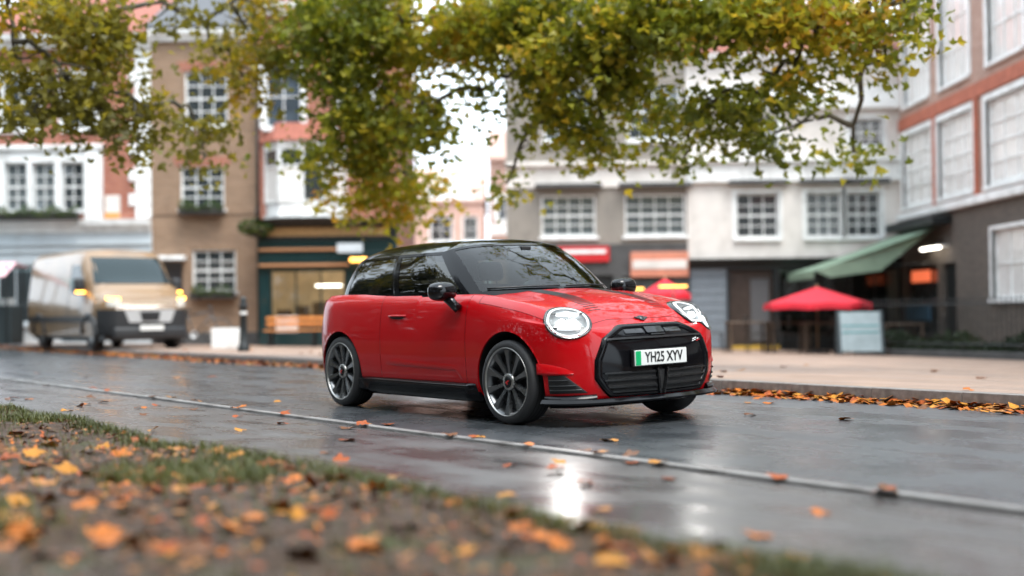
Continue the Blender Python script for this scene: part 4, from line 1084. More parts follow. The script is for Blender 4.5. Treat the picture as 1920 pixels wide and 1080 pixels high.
# D: houses closing the view between the two rows
D1 = empty('gable_house', (-5.6, 62, -1.4)); tag(D1, 'distant pink rendered house with white gable between the two rows', 'building'); q = lx(D1)
w_ = q(905, 400)[0]; ht = q(850, 380)[1]
h1 = (q(800, 0)[0], q(845, 0)[0], q(820, 455)[1], q(820, 405)[1]); h2 = (q(862, 0)[0], q(892, 0)[0], q(820, 455)[1], q(820, 405)[1])
wall('wall', D1, 0, w_, 0, ht, [h1, h2], pinkr); sides(D1, 0, w_, 0, ht, 8, pinkr)
for h in (h1, h2): window(D1, *h, 2, 2, fw=.09)
mb = MB(); mb.prism([(q(775, 0)[0], ht), (q(890, 0)[0], ht), ((q(775, 0)[0]+q(890, 0)[0])/2, ht+1.9)], -.05, 3, 'y'); mb.build('gable', white, D1)
gable_roof(D1, 0, w_, ht, 0.1, 8, 2.0, tilep)
D2 = empty('distant_house', (-1.15, 66, -1.5)); tag(D2, 'distant brick house with white upper storey seen above the car roof', 'building'); q = lx(D2)
ht = q(940, 300)[1]; hh = [(q(928, 0)[0], q(946, 0)[0], q(940, 415)[1], q(940, 370)[1]), (q(962, 0)[0], q(980, 0)[0], q(940, 415)[1], q(940, 370)[1])]
wall('wall', D2, 0, 5, 0, ht, hh, pinkb); sides(D2, 0, 5, 0, ht, 8, pinkb); [window(D2, *h, 1, 2, fw=.08, surround=.2) for h in hh]
mb = MB(); mb.box(0, 5, -.06, .01, q(940, 440)[1], q(940, 420)[1]); mb.build('white_band', white, D2); gable_roof(D2, 0, 5, ht, 0, 8, 2, tilep)
# E: the long house opposite: buff stone half, cream half
E1 = house('buff_house', -.13, 34.5, 0, 'grey-buff stone house with two sash windows behind the car roof'); q = lx(E1)
Ew = 4.94; fr0, fr1 = q(1150, 354)[1], q(1150, 312)[1]; top = q(1150, 60)[1]; zg = q(1150, 458)[1]
ws = [(q(1010, 0)[0], q(1112, 0)[0]), (q(1166, 0)[0], q(1280, 0)[0])]; wz = (q(1060, 444)[1], q(1060, 366)[1]); u2 = (q(1060, 265)[1], q(1060, 160)[1])
hs_ = [(a, b, *wz) for a, b in ws]+[(a+.1, b-.1, *u2) for a, b in ws]
wall('wall', E1, 0, Ew, zg, top, hs_, buff); sides(E1, 0, Ew, 0, top, 9, buff)
for h in hs_: window(E1, *h, 4, 4)
mb = MB(); mb.box(0, Ew, -.07, .01, fr0+.04, fr1); mb.bbox(-.03, Ew, -.20, -.0, fr1+.001, fr1+.12, .02); mb.build('frieze', cream, E1)
for a, b in ws: mb = MB(); mb.bbox(a-.16, b+.16, -.28, -.072, fr0+.02, fr0+.14, .02); mb.build('window_hood', darkbase, E1)
redsign = mat('red_sign', (.50, .015, .02), rough=.4); orsign = mat('salmon_sign', (.58, .22, .14), rough=.5, var=.1)
wall('shopfront', E1, 0, Ew, 0, zg, [(.2, 1.3, .5, 1.9), (3.15, 4.5, .5, 1.95), (2.1, 2.9, .05, 2.0)], darkbase, -.02, .2)
window(E1, .2, 1.3, .5, 1.9, 2, 1, navy, y=-.02); window(E1, 3.15, 4.5, .5, 1.95, 3, 1, navy, y=-.02); mb = MB(); mb.box(2.1, 2.9, .1, .15, .05, 2.0); mb.build('door', navy, E1)
a, b = q(1046, 530), q(1142, 462); mb = MB(); mb.bbox(a[0], b[0], -.12, -.021, a[1]+.55, b[1], .02); mb.build('red_fascia', redsign, E1)
mb = MB(); mb.bbox(a[0]+.1, b[0]-.1, -.14, -.1205, a[1]+.78, a[1]+.88, .008); mb.build('sign_stripe', white, E1)
a, b = q(1182, 520), q(1290, 472); mb = MB(); mb.bbox(a[0], b[0], -.12, -.021, a[1], b[1], .02); sg = mb.build('salmon_fascia', orsign, E1)
mb = MB(); mb.bbox(a[0]+.05, b[0]-.05, -.14, -.1205, a[1]+.22, a[1]+.46, .008); mb.build('sign_stripe', cream, E1)
cornice(E1, 0, Ew, top, .3, .3, cream, name='eaves_cornice'); ro = gable_roof(E1, 0, Ew, top+.28, 0, 9, 2.4, slate); chimney(ro, 1.0, 2.7, top+1.2, buff)
E2 = house('cream_house', 4.82, 34.5, 0, 'cream rendered house with white sash windows above the dark restaurant front'); q = lx(E2)
Ew2 = 5.95; top = q(1500, 118)[1]; zg = q(1500, 492)[1]; fr0, fr1 = q(1500, 348)[1], q(1500, 305)[1]
ws = [(q(1374, 0)[0], q(1454, 0)[0]), (q(1505, 0)[0], q(1572, 0)[0]), (q(1580, 0)[0], q(1645, 0)[0])]; wz = (q(1500, 446)[1], q(1500, 361)[1])
u2 = [(q(1390, 0)[0], q(1455, 0)[0], q(1400, 285)[1], q(1400, 215)[1]), (q(1588, 0)[0], q(1652, 0)[0], q(1600, 275)[1], q(1600, 222)[1])]
hs_ = [(a, b, *wz) for a, b in ws]+u2
wall('wall', E2, 0, Ew2, zg, top, hs_, cream); sides(E2, 0, Ew2, 0, top, 9, cream)
for h in hs_: window(E2, *h, 3, 4, surround=.10)
mb = MB(); mb.bbox(0, Ew2, -.16, .01, fr0+.10, fr1, .02); mb.bbox(0, Ew2, -.30, -.0, fr1+.001, fr1+.10, .02); mb.build('frieze', white, E2)
mb = MB(); zc_ = q(1600, 205)[1]; zd_ = q(1600, 165)[1]; mb.bbox(0, Ew2, -.22, .01, zc_, zd_, .03); mb.build('upper_cornice', white, E2)
for a, b in ws: mb = MB(); mb.bbox(a-.22, b+.22, -.24, -.162, fr0+.02, fr0+.16, .02); mb.build('window_hood', darkbase, E2)
gx0, gx1 = q(1286, 0)[0], q(1356, 0)[0]; dx0, dx1 = q(1360, 0)[0], q(1442, 0)[0]
wall('shopfront', E2, 0, Ew2, 0, zg, [(gx0+.0, gx1, .06, q(1300, 503)[1]), (dx0, dx1, .061, q(1400, 506)[1]), (dx1+.15, Ew2-.1, .30, zg-.15)], navy, -.02, .22)
mb = MB(); mb.box(gx0, gx1, .06, .11, .06, q(1300, 503)[1]); gd = mb.build('garage_door', greyw, E2)
nz_ = 9; hz = q(1300, 503)[1]-.06
for i in range(nz_): mb = MB(); mb.bbox(gx0+.03, gx1-.03, .035, .062, .06+hz*i/nz_+.012, .06+hz*(i+1)/nz_-.012, .008); mb.build('door_slat', greyw, gd)
mb = MB(); mb.box(dx0, dx1, .16, .20, .061, q(1400, 506)[1]); dr = mb.build('door', mat('door_brown', (.05, .035, .028), rough=.4, var=.3), E2)
mb = MB(); mb.bbox((dx0+dx1)/2, dx1-.1, .13, .162, .25, 1.95, .015); mb.build('door_panel', mat('door_grey', (.10, .10, .105), rough=.4), dr)
mb = MB(); mb.bbox(dx0-.02, dx1+.1, -.36, -.022, .02, .13, .015); mb.build('doorstep', mat('yellow_step', (.45, .27, .02), rough=.5, var=.2), E2)
mb = MB(); mb.box(dx1+.10, Ew2-.05, 1.6, 1.65, 0, zg); mb.box(dx1+.10, Ew2-.05, .2, 1.6, .25, .29); mb.build('restaurant_interior', darkin, E2)
window(E2, dx1+.15, Ew2-.1, .30, zg-.15, 5, 1, navy, y=-.02, rev=.16, glass=glass_mat('shop_glass', (.82, .84, .82)), sill=True)
cornice(E2, 0, Ew2, zg-.04, .16, .26, navy, y=-.02, name='shop_cornice'); cornice(E2, 0, Ew2, top, .25, .3, white, name='eaves_cornice')
ro = gable_roof(E2, 0, Ew2, top+.24, 0, 9, 2.4, tile)
# F: the brick wing on the right, its front turned towards the street's middle
F = empty('brick_wing', (10.65, 34.42, pave_z(10.65, 30)-.1), -pi/2); tag(F, 'tall pink brick building with white sash windows and red brick bands at right', 'building')
fo = F.location
def qf(px, py): v = at_x(px, py, 10.65); return (34.42-v.y, v.z-fo.z)
Fw = 31.0; top = 9.6
sc = qf(1876, 366)[1]; arch_ = qf(1800, 184)[1]
cols_ = [(.25, 2.6), (3.1, 5.45), (6.25, 8.6)]+[(9.2+2.9*k, 11.5+2.9*k) for k in range(7)]
f1 = [(a, b, sc+.25, arch_-.35) for a, b in cols_]; f2 = [(a+.2, b-.2, arch_+.45, top-.6) for a, b in cols_]
gz = qf(1870, 430)[1]; gb = qf(1870, 560)[1]
gws = [(6.5, 8.9, gb, gz)]+[(10+3*k, 12.2+3*k, gb, gz) for k in range(6)]
wall('wall', F, 0, Fw, sc-.1, top, f1+f2, pinkb)
wall('ground_floor_wall', F, 0, Fw, 0, sc-.1, gws+[(.5, 2.9, .45, 2.3), (3.2, 4.2, .06, 2.3)], darkbrick, -.01, .2); sides(F, 0, Fw, 0, top, 9, pinkb)
for h in f1: window(F, *h, 3, 4, glass=blind, surround=.14, fw=.08)
for h in f2: window(F, *h, 3, 3, glass=blind, surround=.16)
for h in gws: window(F, *h, 3, 2, glass=blind, y=-.01, surround=.08)
window(F, .5, 2.9, .45, 2.3, 3, 1, navy, y=-.01); mb = MB(); mb.box(3.2, 4.2, .10, .15, .06, 2.3); mb.build('door', navy, F)
mb = MB(); mb.bbox(0, Fw, -.16, .0, sc-.1, sc+.10, .03); mb.build('string_course', white, F)
redband = mat('red_rubbed_brick', (.40, .12, .07), rough=.8, var=.2, vscale=5)
mb = MB(); mb.box(0, Fw, -.05, .01, arch_-.16, arch_+.16); mb.build('brick_band', redband, F)
for a, b in cols_: mb = MB(); mb.box(b+.16, b+.36, -.06, .01, sc+.101, arch_-.161); mb.build('brick_pilaster', redband, F)
cornice(F, 0, Fw, top, .4, .5, white, name='eaves_cornice'); gable_roof(F, 0, Fw, top+.4, 0, 9, 2.4, slate)
# green awning over the restaurant corner, dark canopy box above it
aw = empty('green_awning', (10.5, 34.3, 0)); tag(aw, 'faded green fabric awning sloping out from the brick building over the cafe tables', 'awning')
ga = mat('awning_green', (.21, .30, .215), rough=.75, var=.15, vscale=2.5); vs, fs = [], []
tp = [(-.02, -3.3, 2.78), (-.02, -.1, 2.78)]; bt = [(-3.0, -3.0, 1.74), (-3.0, -.15, 1.74)]
for a in range(13):
    for b in range(9):
        s_, t = a/12, b/8; x = tp[0][0]+(bt[0][0]-tp[0][0])*t; y = tp[0][1]+(tp[1][1]-tp[0][1])*s_+(.3*t*(1-s_)-.05*t*s_); z = tp[0][2]+(bt[0][2]-tp[0][2])*t-.10*4*t*(1-t)*.5; vs.append((x, y, z))
top_n = len(vs); vs += [(x, y, z-.012) for x, y, z in vs]
for a in range(12):
    for b in range(8):
        f = (a*9+b, (a+1)*9+b, (a+1)*9+b+1, a*9+b+1); fs.append(f); fs.append(tuple(i+top_n for i in reversed(f)))
obj('canopy', vs, fs, ga, aw, True)
mb = MB(); 
for k in range(12): mb.prism([(-3.0+k*.285, 1.735), (-2.72+k*.285, 1.735), (-2.74+k*.285, 1.56), (-2.86+k*.285, 1.52), (-2.98+k*.285, 1.56)], -3.008, -2.998, 'x')
mb.v = [(x, y*.86-.42, z) for x, y, z in mb.v]; mb.build('valance', ga, aw)
mb = MB(); mb.prism([(-.03, 2.76), (-2.98, 1.72), (-2.6, 1.56), (-1.35, 1.72)], -3.06, -3.03, 'y'); mb.build('side_cheek', ga, aw)
for yy in (-2.9, -.25): mb = MB(); mb.tube([(-.02, yy, 1.9), (-2.95, yy, 1.72)], .02, 6); mb.build('awning_arm', navy, aw)
mb = MB(); mb.bbox(-.35, .13, -3.9, -.05, 2.80, 3.02, .03); mb.build('awning_box', navy, aw)
lt = empty('strip_light', (10.4, 31.3, 2.25)); tag(lt, 'glowing white strip light under the green awning on the brick building', 'lamp')
mb = MB(); mb.bbox(-.02, .02, -.7, .7, -.018, .018, .008); mb.build('tube', mat('lamp_tube', (1, 1, 1)), lt); mb = MB(); mb.bbox(-.05, .2, -.72, .72, .031, .06, .008); mb.build('housing', white, lt)
# ------------------------------------------------------------------ trees
def leaf_mat(name, ramp, trans=.35):
    ma = bpy.data.materials.new(name); ma.use_nodes = True; n = ma.node_tree; n.nodes.clear(); L = n.links.new
    o = n.nodes.new('ShaderNodeOutputMaterial'); ge = n.nodes.new('ShaderNodeNewGeometry'); r = n.nodes.new('ShaderNodeValToRGB')
    els = r.color_ramp.elements
    while len(els) < len(ramp): els.new(.5)
    for e, (p, c) in zip(els, ramp): e.position = p; e.color = (*c, 1)
    # neighbouring sprays turn together: a soft noise shifts the random pick
    tc = n.nodes.new('ShaderNodeTexCoord'); t = n.nodes.new('ShaderNodeTexNoise'); t.inputs['Scale'].default_value = .55; t.inputs['Detail'].default_value = 3; L(tc.outputs['Object'], t.inputs['Vector'])
    m1 = n.nodes.new('ShaderNodeMath'); m1.operation = 'MULTIPLY_ADD'; m1.inputs[1].default_value = 1.5; m1.inputs[2].default_value = -.55; L(t.outputs[0], m1.inputs[0])
    m2 = n.nodes.new('ShaderNodeMath'); m2.operation = 'MULTIPLY_ADD'; m2.inputs[1].default_value = .45; L(ge.outputs['Random Per Island'], m2.inputs[0]); L(m1.outputs[0], m2.inputs[2]); L(m2.outputs[0], r.inputs[0])
    d = n.nodes.new('ShaderNodeBsdfPrincipled'); d.inputs['Roughness'].default_value = .45; L(r.outputs[0], d.inputs['Base Color'])
    tr = n.nodes.new('ShaderNodeBsdfTranslucent'); L(r.outputs[0], tr.inputs[0]); mx_ = n.nodes.new('ShaderNodeMixShader'); mx_.inputs[0].default_value = trans
    L(d.outputs[0], mx_.inputs[1]); L(tr.outputs[0], mx_.inputs[2]); L(mx_.outputs[0], o.inputs[0]); MATS[name] = ma; return ma
autumn = leaf_mat('autumn_leaves', [(0, (.095, .12, .014)), (.32, (.19, .215, .02)), (.52, (.34, .33, .022)), (.70, (.56, .42, .025)), (.85, (.60, .31, .03)), (1, (.52, .17, .02))], .55)
olive = leaf_mat('olive_leaves', [(0, (.11, .095, .018)), (.38, (.19, .17, .02)), (.6, (.34, .27, .02)), (.8, (.52, .34, .02)), (1, (.55, .22, .025))], .55)
ivy = leaf_mat('box_plant_leaves', [(0, (.02, .05, .012)), (.5, (.05, .09, .02)), (.75, (.10, .13, .02)), (.9, (.45, .30, .02)), (1, (.5, .22, .05))])
barkm = mat('plane_bark', (.10, .088, .065), rough=.85, var=.5, vscale=5, bump=.5, bscale=12, dirt=(.06, .055, .04), dscale=4)
rng = random.Random(11)
def leaf_into(vs, fs, c, s, rg, flat=0.):
    """a five-pointed blade folded along its rib"""
    a = rg.uniform(0, 2*pi); n_ = Vector((rg.gauss(0, 1), rg.gauss(0, 1), rg.gauss(0, 1)+flat)).normalized()
    t = n_.cross(Vector((cos(a), sin(a), .3))).normalized(); b = n_.cross(t); k = len(vs); f = s*rg.uniform(.15, .35)
    vs += [c-t*s*.42, c-t*s*.30+b*s*.34+n_*f*.6, c-t*s*.02+b*s*.52+n_*f, c+t*s*.10+b*s*.20+n_*f*.3, c+t*s*.62, c+t*s*.10-b*s*.20+n_*f*.3, c-t*s*.02-b*s*.52+n_*f*.8, c-t*s*.30-b*s*.34+n_*f*.5]
    fs += [(k, k+4, k+3, k+1), (k+1, k+3, k+2), (k, k+7, k+5, k+4), (k+7, k+6, k+5)]
def lobe_leaves(vs, fs, c, R, n, size, rg):
    """leaves in sprays through an ellipsoid"""
    ns = max(3, n//26)
    for _ in range(ns):
        while True:
            d = Vector((rg.uniform(-1, 1), rg.uniform(-1, 1), rg.uniform(-1, 1)))
            if d.length < 1: break
        d = d*(.55+.45*rg.random()) if d.length > .3 else d
        sc = Vector((c[0]+d.x*R[0], c[1]+d.y*R[1], c[2]+d.z*R[2])); ax = Vector((rg.gauss(0, 1), rg.gauss(0, 1), rg.gauss(-.2, .5))).normalized(); Lg = rg.uniform(.35, .8)
        for _ in range(26):
            q = rg.uniform(-1, 1); p = sc+ax*q*Lg+Vector((rg.gauss(0, .13), rg.gauss(0, .13), rg.gauss(-.05, .11)))
            leaf_into(vs, fs, p, size*rg.uniform(.65, 1.25), rg, .8)
def make_tree(label, base, th, lean_, lobes, leafm, size, trunk_r=.32, name='plane_tree', seed=1):
    rg = random.Random(seed); t = empty(name, base); tag(t, label, 'tree', 'autumn trees along the road'); bx = Vector(base)
    top = Vector((lean_[0], lean_[1], th)); pts = []
    for i in range(9): f = i/8; pts.append(Vector((top.x*f**1.6+.06*sin(f*7), top.y*f**1.6+.05*cos(f*6)-.05, th*f-.25*(1-f))))
    mb = MB(); mb.tube(pts, [trunk_r*(1.35-.35*min(1, i/1.5))*(1-.45*i/8) for i in range(9)], 14); tr = mb.build('trunk', barkm, t, True)
    vs, fs = [], []; joints = list(pts[5:]); tp = pts[-1]
    for li, (c, R, n) in enumerate(sorted(lobes, key=lambda l: (Vector(l[0])-bx-tp).length)):
        cl = Vector(c)-bx
        lobe_leaves(vs, fs, cl, R, n, size, rg)
        # a limb runs out to the lobe
        e = cl; s = min(joints, key=lambda j: (j-e).length+.35*(j-tp).length); th_ = .02+.016*min(3.5, (e-s).length); mid = (s+e)/2+Vector((rg.uniform(-.3, .3), rg.uniform(-.3, .3), .10*(e-s).length+.25)); lp = []
        for i in range(8):
            f = i/7; lp.append(s*(1-f)**2+mid*2*f*(1-f)+e*f*f+Vector((rg.uniform(-.06, .06), rg.uniform(-.06, .06), rg.uniform(-.05, .05)))*(1 if 0 < i < 7 else 0))
        mb = MB(); mb.tube(lp, [th_*(1-.8*i/7)+.008 for i in range(8)], 7); joints += lp[3:7]
        for _ in range(4):
            a_ = lp[rg.randint(4, 7)]; mb.tube([a_, a_+Vector((rg.uniform(-1, 1)*R[0]*.6, rg.uniform(-1, 1)*R[1]*.6, rg.uniform(-.6, .5)*R[2]))], [.02, .006], 5)
        mb.build('limb', barkm, t, True)
    o = obj('crown', vs, fs, leafm, t, False)
    return t
def PL(px, py, d, r, rz=None, n=1500, ry=None): c = at(px, py, d); return ((c.x, c.y, c.z), (r, ry or r, rz or r*.75), n)
# left tree: stands on the near verge beyond the left edge of the view, thin and browning
make_tree('browning tree at left whose thin branches hang before the brick houses', (-10.2, 15.5, .05), 8.2, (1.6, 1.2),
    [PL(150, 40, 17, .90, .50, 760), PL(185, 95, 17, .65, .42, 480), PL(130, 165, 16.5, .65, .45, 460), PL(190, 205, 17, .55, .4, 360), PL(60, 215, 16, .55, .3, 160), PL(290, 215, 17.5, .55, .35, 210), PL(250, 260, 17, .45, .25, 150),
     PL(365, 240, 18, .55, .35, 130), PL(385, 290, 18, .40, .3, 110), PL(440, 150, 19, .55, .4, 160), PL(410, 95, 19, .5, .4, 130), PL(480, 75, 19, .6, .4, 240), PL(490, 195, 19, .35, .25, 100), PL(340, 25, 18, .4, .3, 110), PL(30, 110, 16, .5, .3, 120), PL(80, 10, 16, .6, .35, 200), PL(490, 10, 19, .6, .4, 260),
     PL(200, -190, 17, 2.0, 1.0, 350), PL(-200, -60, 16, 1.6, 1.4, 700), PL(-420, -250, 16, 2.6, 1.6, 900), PL(420, -300, 18, 2.0, 1.0, 260), PL(-350, 150, 15, 1.4, 1.0, 500)], olive, .130, .30, seed=3)
# the big tree on the far pavement beyond the right edge, limbs spread over the road
make_tree('big green and yellow tree whose low canopy fills the top middle of the view', (10.2, 15.2, pave_z(10.2, 15.2)), 8.6, (-2.6, 1.2),
    [PL(640, 90, 19, 1.0, .8, 1150), PL(690, 200, 19, .95, .75, 1250), PL(750, 60, 18.5, 1.0, .7, 1350), PL(700, 305, 19.5, .75, .55, 800), PL(765, 365, 20, .60, .38, 430), PL(685, 385, 20, .5, .3, 230), PL(605, 290, 19.5, .5, .45, 260), PL(570, 40, 19, .6, .45, 380), PL(540, 110, 19.5, .5, .3, 150), PL(790, 230, 18.5, .40, .6, 480), PL(870, 60, 18, .8, .45, 900), PL(960, 45, 17.5, .9, .5, 1050),
     PL(1070, 100, 17, .9, .5, 950), PL(1060, 220, 17.5, .6, .42, 520), PL(1130, 255, 17.5, .5, .35, 260), PL(1170, 60, 16.5, .9, .5, 900), PL(1170, 160, 17, .6, .4, 480), PL(1310, 215, 16.5, .7, .35, 420), PL(1280, 50, 16, .8, .4, 650), PL(1400, 40, 15.5, .8, .4, 700), PL(1400, 195, 16, .65, .3, 360), PL(1450, 250, 16.5, .45, .25, 180), PL(1530, 60, 15, .7, .4, 460), PL(1480, 150, 15.5, .5, .3, 260), PL(1620, 30, 14.5, .7, .35, 420), PL(1600, 285, 16.5, .40, .18, 110), PL(1660, 110, 15, .4, .25, 110), PL(950, 345, 18.5, .4, .15, 50), PL(1280, 300, 17.5, .35, .2, 90), PL(1710, 15, 14, .35, .25, 80), PL(1230, 10, 16, .9, .35, 600), PL(1450, 0, 15.5, .9, .3, 560), PL(1020, 0, 17, .9, .4, 620), PL(680, 0, 18.5, 1.0, .45, 700), PL(1010, 160, 17.5, .3, .5, 210), PL(900, 180, 18, .4, .12, 50),
     PL(700, -220, 18, 2.6, 1.2, 520), PL(1100, -240, 16, 2.6, 1.2, 520), PL(1500, -260, 14.5, 2.4, 1.2, 480), PL(1950, -250, 14, 2.2, 1.2, 700), PL(1200, -600, 15, 3.4, 1.6, 450), PL(2150, -450, 14, 3, 1.8, 900)], autumn, .135, .34, seed=5)
# the park side, behind the viewer: seen only as the dark green the car and the windows reflect
for bse, lab, sd_ in (((-5.5, -3.2, .05), 'park tree left of the viewer, dark green in the car side reflections', 21), ((2.2, -4.6, .05), 'park tree behind the viewer reflected in the car windows', 22), ((8.5, -5.0, .05), 'park tree right of the viewer, reflected in the car bonnet', 23), ((-12.5, 3.0, .05), 'park tree far left of the viewer on the verge', 24)):
    rg = random.Random(sd_)
    lb = [((bse[0]+rg.uniform(-3, 3), bse[1]+rg.uniform(-2.4, 2.6), rg.uniform(3.4, 9)), (1.9, 1.9, 1.3), 620) for _ in range(18)]
    make_tree(lab, bse, 4.4, (.3, .2), lb, autumn, .30, .33, seed=sd_)

# unseen park trees in one mass, added tall and dark to block reflected sky
vs, fs = [], []; rg = random.Random(77)
for _ in range(24000):
    u = rg.uniform(-60, 45); n_ = -9+rg.gauss(0, 1.3); z = rg.random()**1.1*(16+2.5*sin(u*.5)+1.5*sin(u*1.3)); c = rd(u, n_, z); leaf_into(vs, fs, c, rg.uniform(.5, .95), rg, .3)
o = obj('park_tree_screen', vs, fs, leaf_mat('tree_screen_leaves', [(0, (.012, .017, .006)), (.5, (.028, .034, .009)), (.8, (.06, .06, .012)), (1, (.10, .06, .014))], .12)); tag(o, 'unseen mass of dark park trees added behind the viewer to block sky in the car side', 'trees', kind='stuff')
# ------------------------------------------------------------------ van and street things
vbeige = mat('van_paint', (.25, .155, .078), rough=.35, coat=.6, var=.06, vscale=2, dirt=(.15, .10, .06), dscale=1.2)
vblack = mat('van_plastic', (.018, .019, .021), rough=.5)
vglass = glass_mat('van_glass', (.12, .17, .18), refl=1.6)
vp = rd(-28.9, 10.15); van = empty('delivery_van', (vp.x, vp.y, pave_z(vp.x, vp.y)-.03), atan2(RU.y, RU.x)); tag(van, 'beige delivery van with black bumper parked by the kerb before the brick houses', 'van')
# side outline (x forward, z up), half widths change with height and towards the nose
VL = [(-2.7, 1.02), (-2.6, 1.02), (-1.5, 1.025), (.4, 1.025), (1.3, 1.02), (1.9, .99), (2.30, .93), (2.52, .82), (2.60, .70)]
def vtop(x): return crom([(2.16,), (2.24,), (2.25,), (2.25,), (2.22,), (2.08,), (1.42,), (1.22,), (1.02,), (.95,)], max(0, min(9, interp(x, [-2.72, -2.5, -1, .4, .85, 1.12, 1.86, 2.2, 2.46, 2.6], list(range(10))))))[0]
xs_ = [-2.72+.06*i for i in range(90)]; xs_ = [x for x in xs_ if x < 2.6]+[2.6]
vs, fs = [], []; NV = 26
def vsec(x):
    w_ = interp(x, [-2.72, -2.6, 1.3, 1.9, 2.3, 2.5, 2.6], [.98, 1.02, 1.02, .99, .93, .84, .74]); t = vtop(x); outp = []
    for k in range(NV+1):
        a = -pi/2+pi*k/NV if False else 0
    P = [(-w_*.96, .30), (-w_, .55), (-w_, .95), (-w_*.985, 1.15)]
    if t > 1.45: P += [(-w_*.93, min(t-.3, 1.6+.0)), (-w_*.86, t-.14), (-w_*.74, t-.03), (-w_*.35, t)]
    else: P += [(-w_*.97, max(t-.22, 1.16 if False else t-.22)), (-w_*.92, t-.08), (-w_*.78, t-.02), (-w_*.35, t)]
    zmin = .30
    P = [(y, max(z, zmin)) for y, z in P]; zz = P[0][1]; Q = []
    for y, z in P: zz = max(zz, z); Q.append((y, zz))
    full = Q+[(-y, z) for y, z in reversed(Q)]
    return full
for x in xs_:
    for y, z in vsec(x): vs.append((x, y, z))
nv = len(vsec(0))
fm = []
def screen(x, z): return x > 1.02
for i in range(len(xs_)-1):
    for k in range(nv-1): fs.append((i*nv+k, (i+1)*nv+k, (i+1)*nv+k+1, i*nv+k+1))
fs += [tuple(range(nv)), tuple(reversed(range((len(xs_)-1)*nv, len(xs_)*nv)))]
vb = obj('body', vs, fs, vbeige, van, True)
VB = BVHTree.FromPolygons([Vector(v) for v in vs], fs)
def onvan(p, d, off):
    d = Vector(d).normalized(); h = VB.ray_cast(Vector(p), d)
    if h[0] is None: h = VB.find_nearest(Vector(p))
    nn = h[1] if h[1].dot(d) < 0 else -h[1]
    return h[0]+nn*off
def vpatch(name, fn, n, m_, d, off, ma, parent=van):
    vs, fs = [], []
    for a in range(n+1):
        for b in range(m_+1): vs.append(onvan(fn(a/n, b/m_), d, off))
    for a in range(n):
        for b in range(m_): fs.append((a*(m_+1)+b, (a+1)*(m_+1)+b, (a+1)*(m_+1)+b+1, a*(m_+1)+b+1))
    return obj(name, vs, fs, ma, parent, True)
vdark = mat('van_screen', (.010, .022, .025), rough=.06, spec=.4)
vpatch('windscreen', lambda a, b: (5, (a-.5)*2*(.86-.10*b), 1.44+.60*b), 16, 8, (-1, 0, 0), .012, vdark)
for sd in (-1, 1):
    vpatch('side_window', lambda a, b: (.42+(1.42-.42)*a-.45*max(0, b)*a, sd*3, 1.28+.60*b), 8, 6, (0, -sd, 0), .010, vdark)
    vpatch('door_seam', lambda a, b: (.36+.02*b, sd*3, .45+1.5*a), 12, 1, (0, -sd, 0), .004, vblack)
    vpatch('rub_strip', lambda a, b: (-2.5+4.4*a, sd*3, .62+.12*b), 20, 2, (0, -sd, 0), .02, vblack)
    hl = vpatch('headlight', lambda a, b: (5, sd*(.62+.24*a), .93+.02*a+.16*b+.05*a*b), 6, 4, (-1, 0, 0), .012, mat('van_lamp', (.7, .68, .62), rough=.12, coat=.6))
    vpatch('indicator', lambda a, b: (5, sd*(.64+.22*a), 1.075+.02*a+.05*b), 6, 2, (-1, 0, 0), .02, mat('amber_lamp', (1, .5, .1), rough=.2, emit=(1, .42, .06), es=6), hl)
    mb = MB(); mb.bbox(1.28, 1.48, sd*1.10-.11, sd*1.10+.11, 1.22, 1.58, .05); mr = smooth_by_angle(mb.build('mirror', vblack, van), 60); mb = MB(); mb.tube([(1.36, sd*.96, 1.26), (1.38, sd*1.08, 1.32)], .04, 8); mb.build('mirror_arm', vblack, mr, True)
    mb = MB(); mb.bbox(1.475, 1.492, sd*1.10-.10, sd*1.10+.10, 1.25, 1.285, .004); mb.build('mirror_indicator', mat('amber_lamp', (1, .5, .1)), mr)
    for x in (1.72, -1.75):
        T = Matrix.Translation((x, sd*.86, .35)); mb = MB(); mb.lathe([(.18, -.1), (.30, -.11), (.345, -.08), (.35, 0), (.345, .08), (.30, .11), (.20, .11)], 36, 'y', T); wv = mb.build('wheel', rubber, van, True)
        mb = MB(); mb.lathe([(0, sd*.08), (.10, sd*.095), (.19, sd*.085), (.205, sd*.10), (.21, 0)], 30, 'y', T); mb.build('rim', mat('steel_wheel', (.28, .28, .28), rough=.4, metal=.6), wv, True)
        mb = MB(); vv = []
        for k in range(25):
            a = pi*k/24; 
            for r, yy in ((.385, 1.045), (.47, 1.04), (.47, .9), (.385, .9)): vv.append((x+r*cos(a), sd*yy, .35+r*sin(a)))
        mb.add(vv, [(k*4+c, (k+1)*4+c, (k+1)*4+(c+1) % 4, k*4+(c+1) % 4) for k in range(24) for c in range(4)]); mb.build('wheel_arch', vblack, van, True)
vpatch('bumper', lambda a, b: (5, (a-.5)*1.90, .26+.62*b), 20, 8, (-1, 0, 0), .05, vblack)
mb = MB(); mb.bbox(2.40, 2.72, -.80, .80, .24, .50, .05); smooth_by_angle(mb.build('lower_bumper', vblack, van), 60)
silver = mat('van_silver', (.62, .64, .65), rough=.3, metal=.5)
def vgr(a, b): return (5, (a-.5)*2*(.46+.10*b), .60+.27*b)
gv = vpatch('grille', vgr, 14, 6, (-1, 0, 0), .065, silver); vpatch('grille_centre', lambda a, b: (5, (a-.5)*2*(.18+.05*b), .63+.20*b), 8, 4, (-1, 0, 0), .075, vblack, gv)
for zz in (.67, .71, .75, .79): vpatch('grille_slat', lambda a, b: (5, (a-.5)*.40, zz+.012*b), 6, 1, (-1, 0, 0), .085, vblack, gv)
vpatch('number_plate', lambda a, b: (5, (a-.5)*.52, .43+.11*b), 6, 2, (-1, 0, 0), .16, plw)
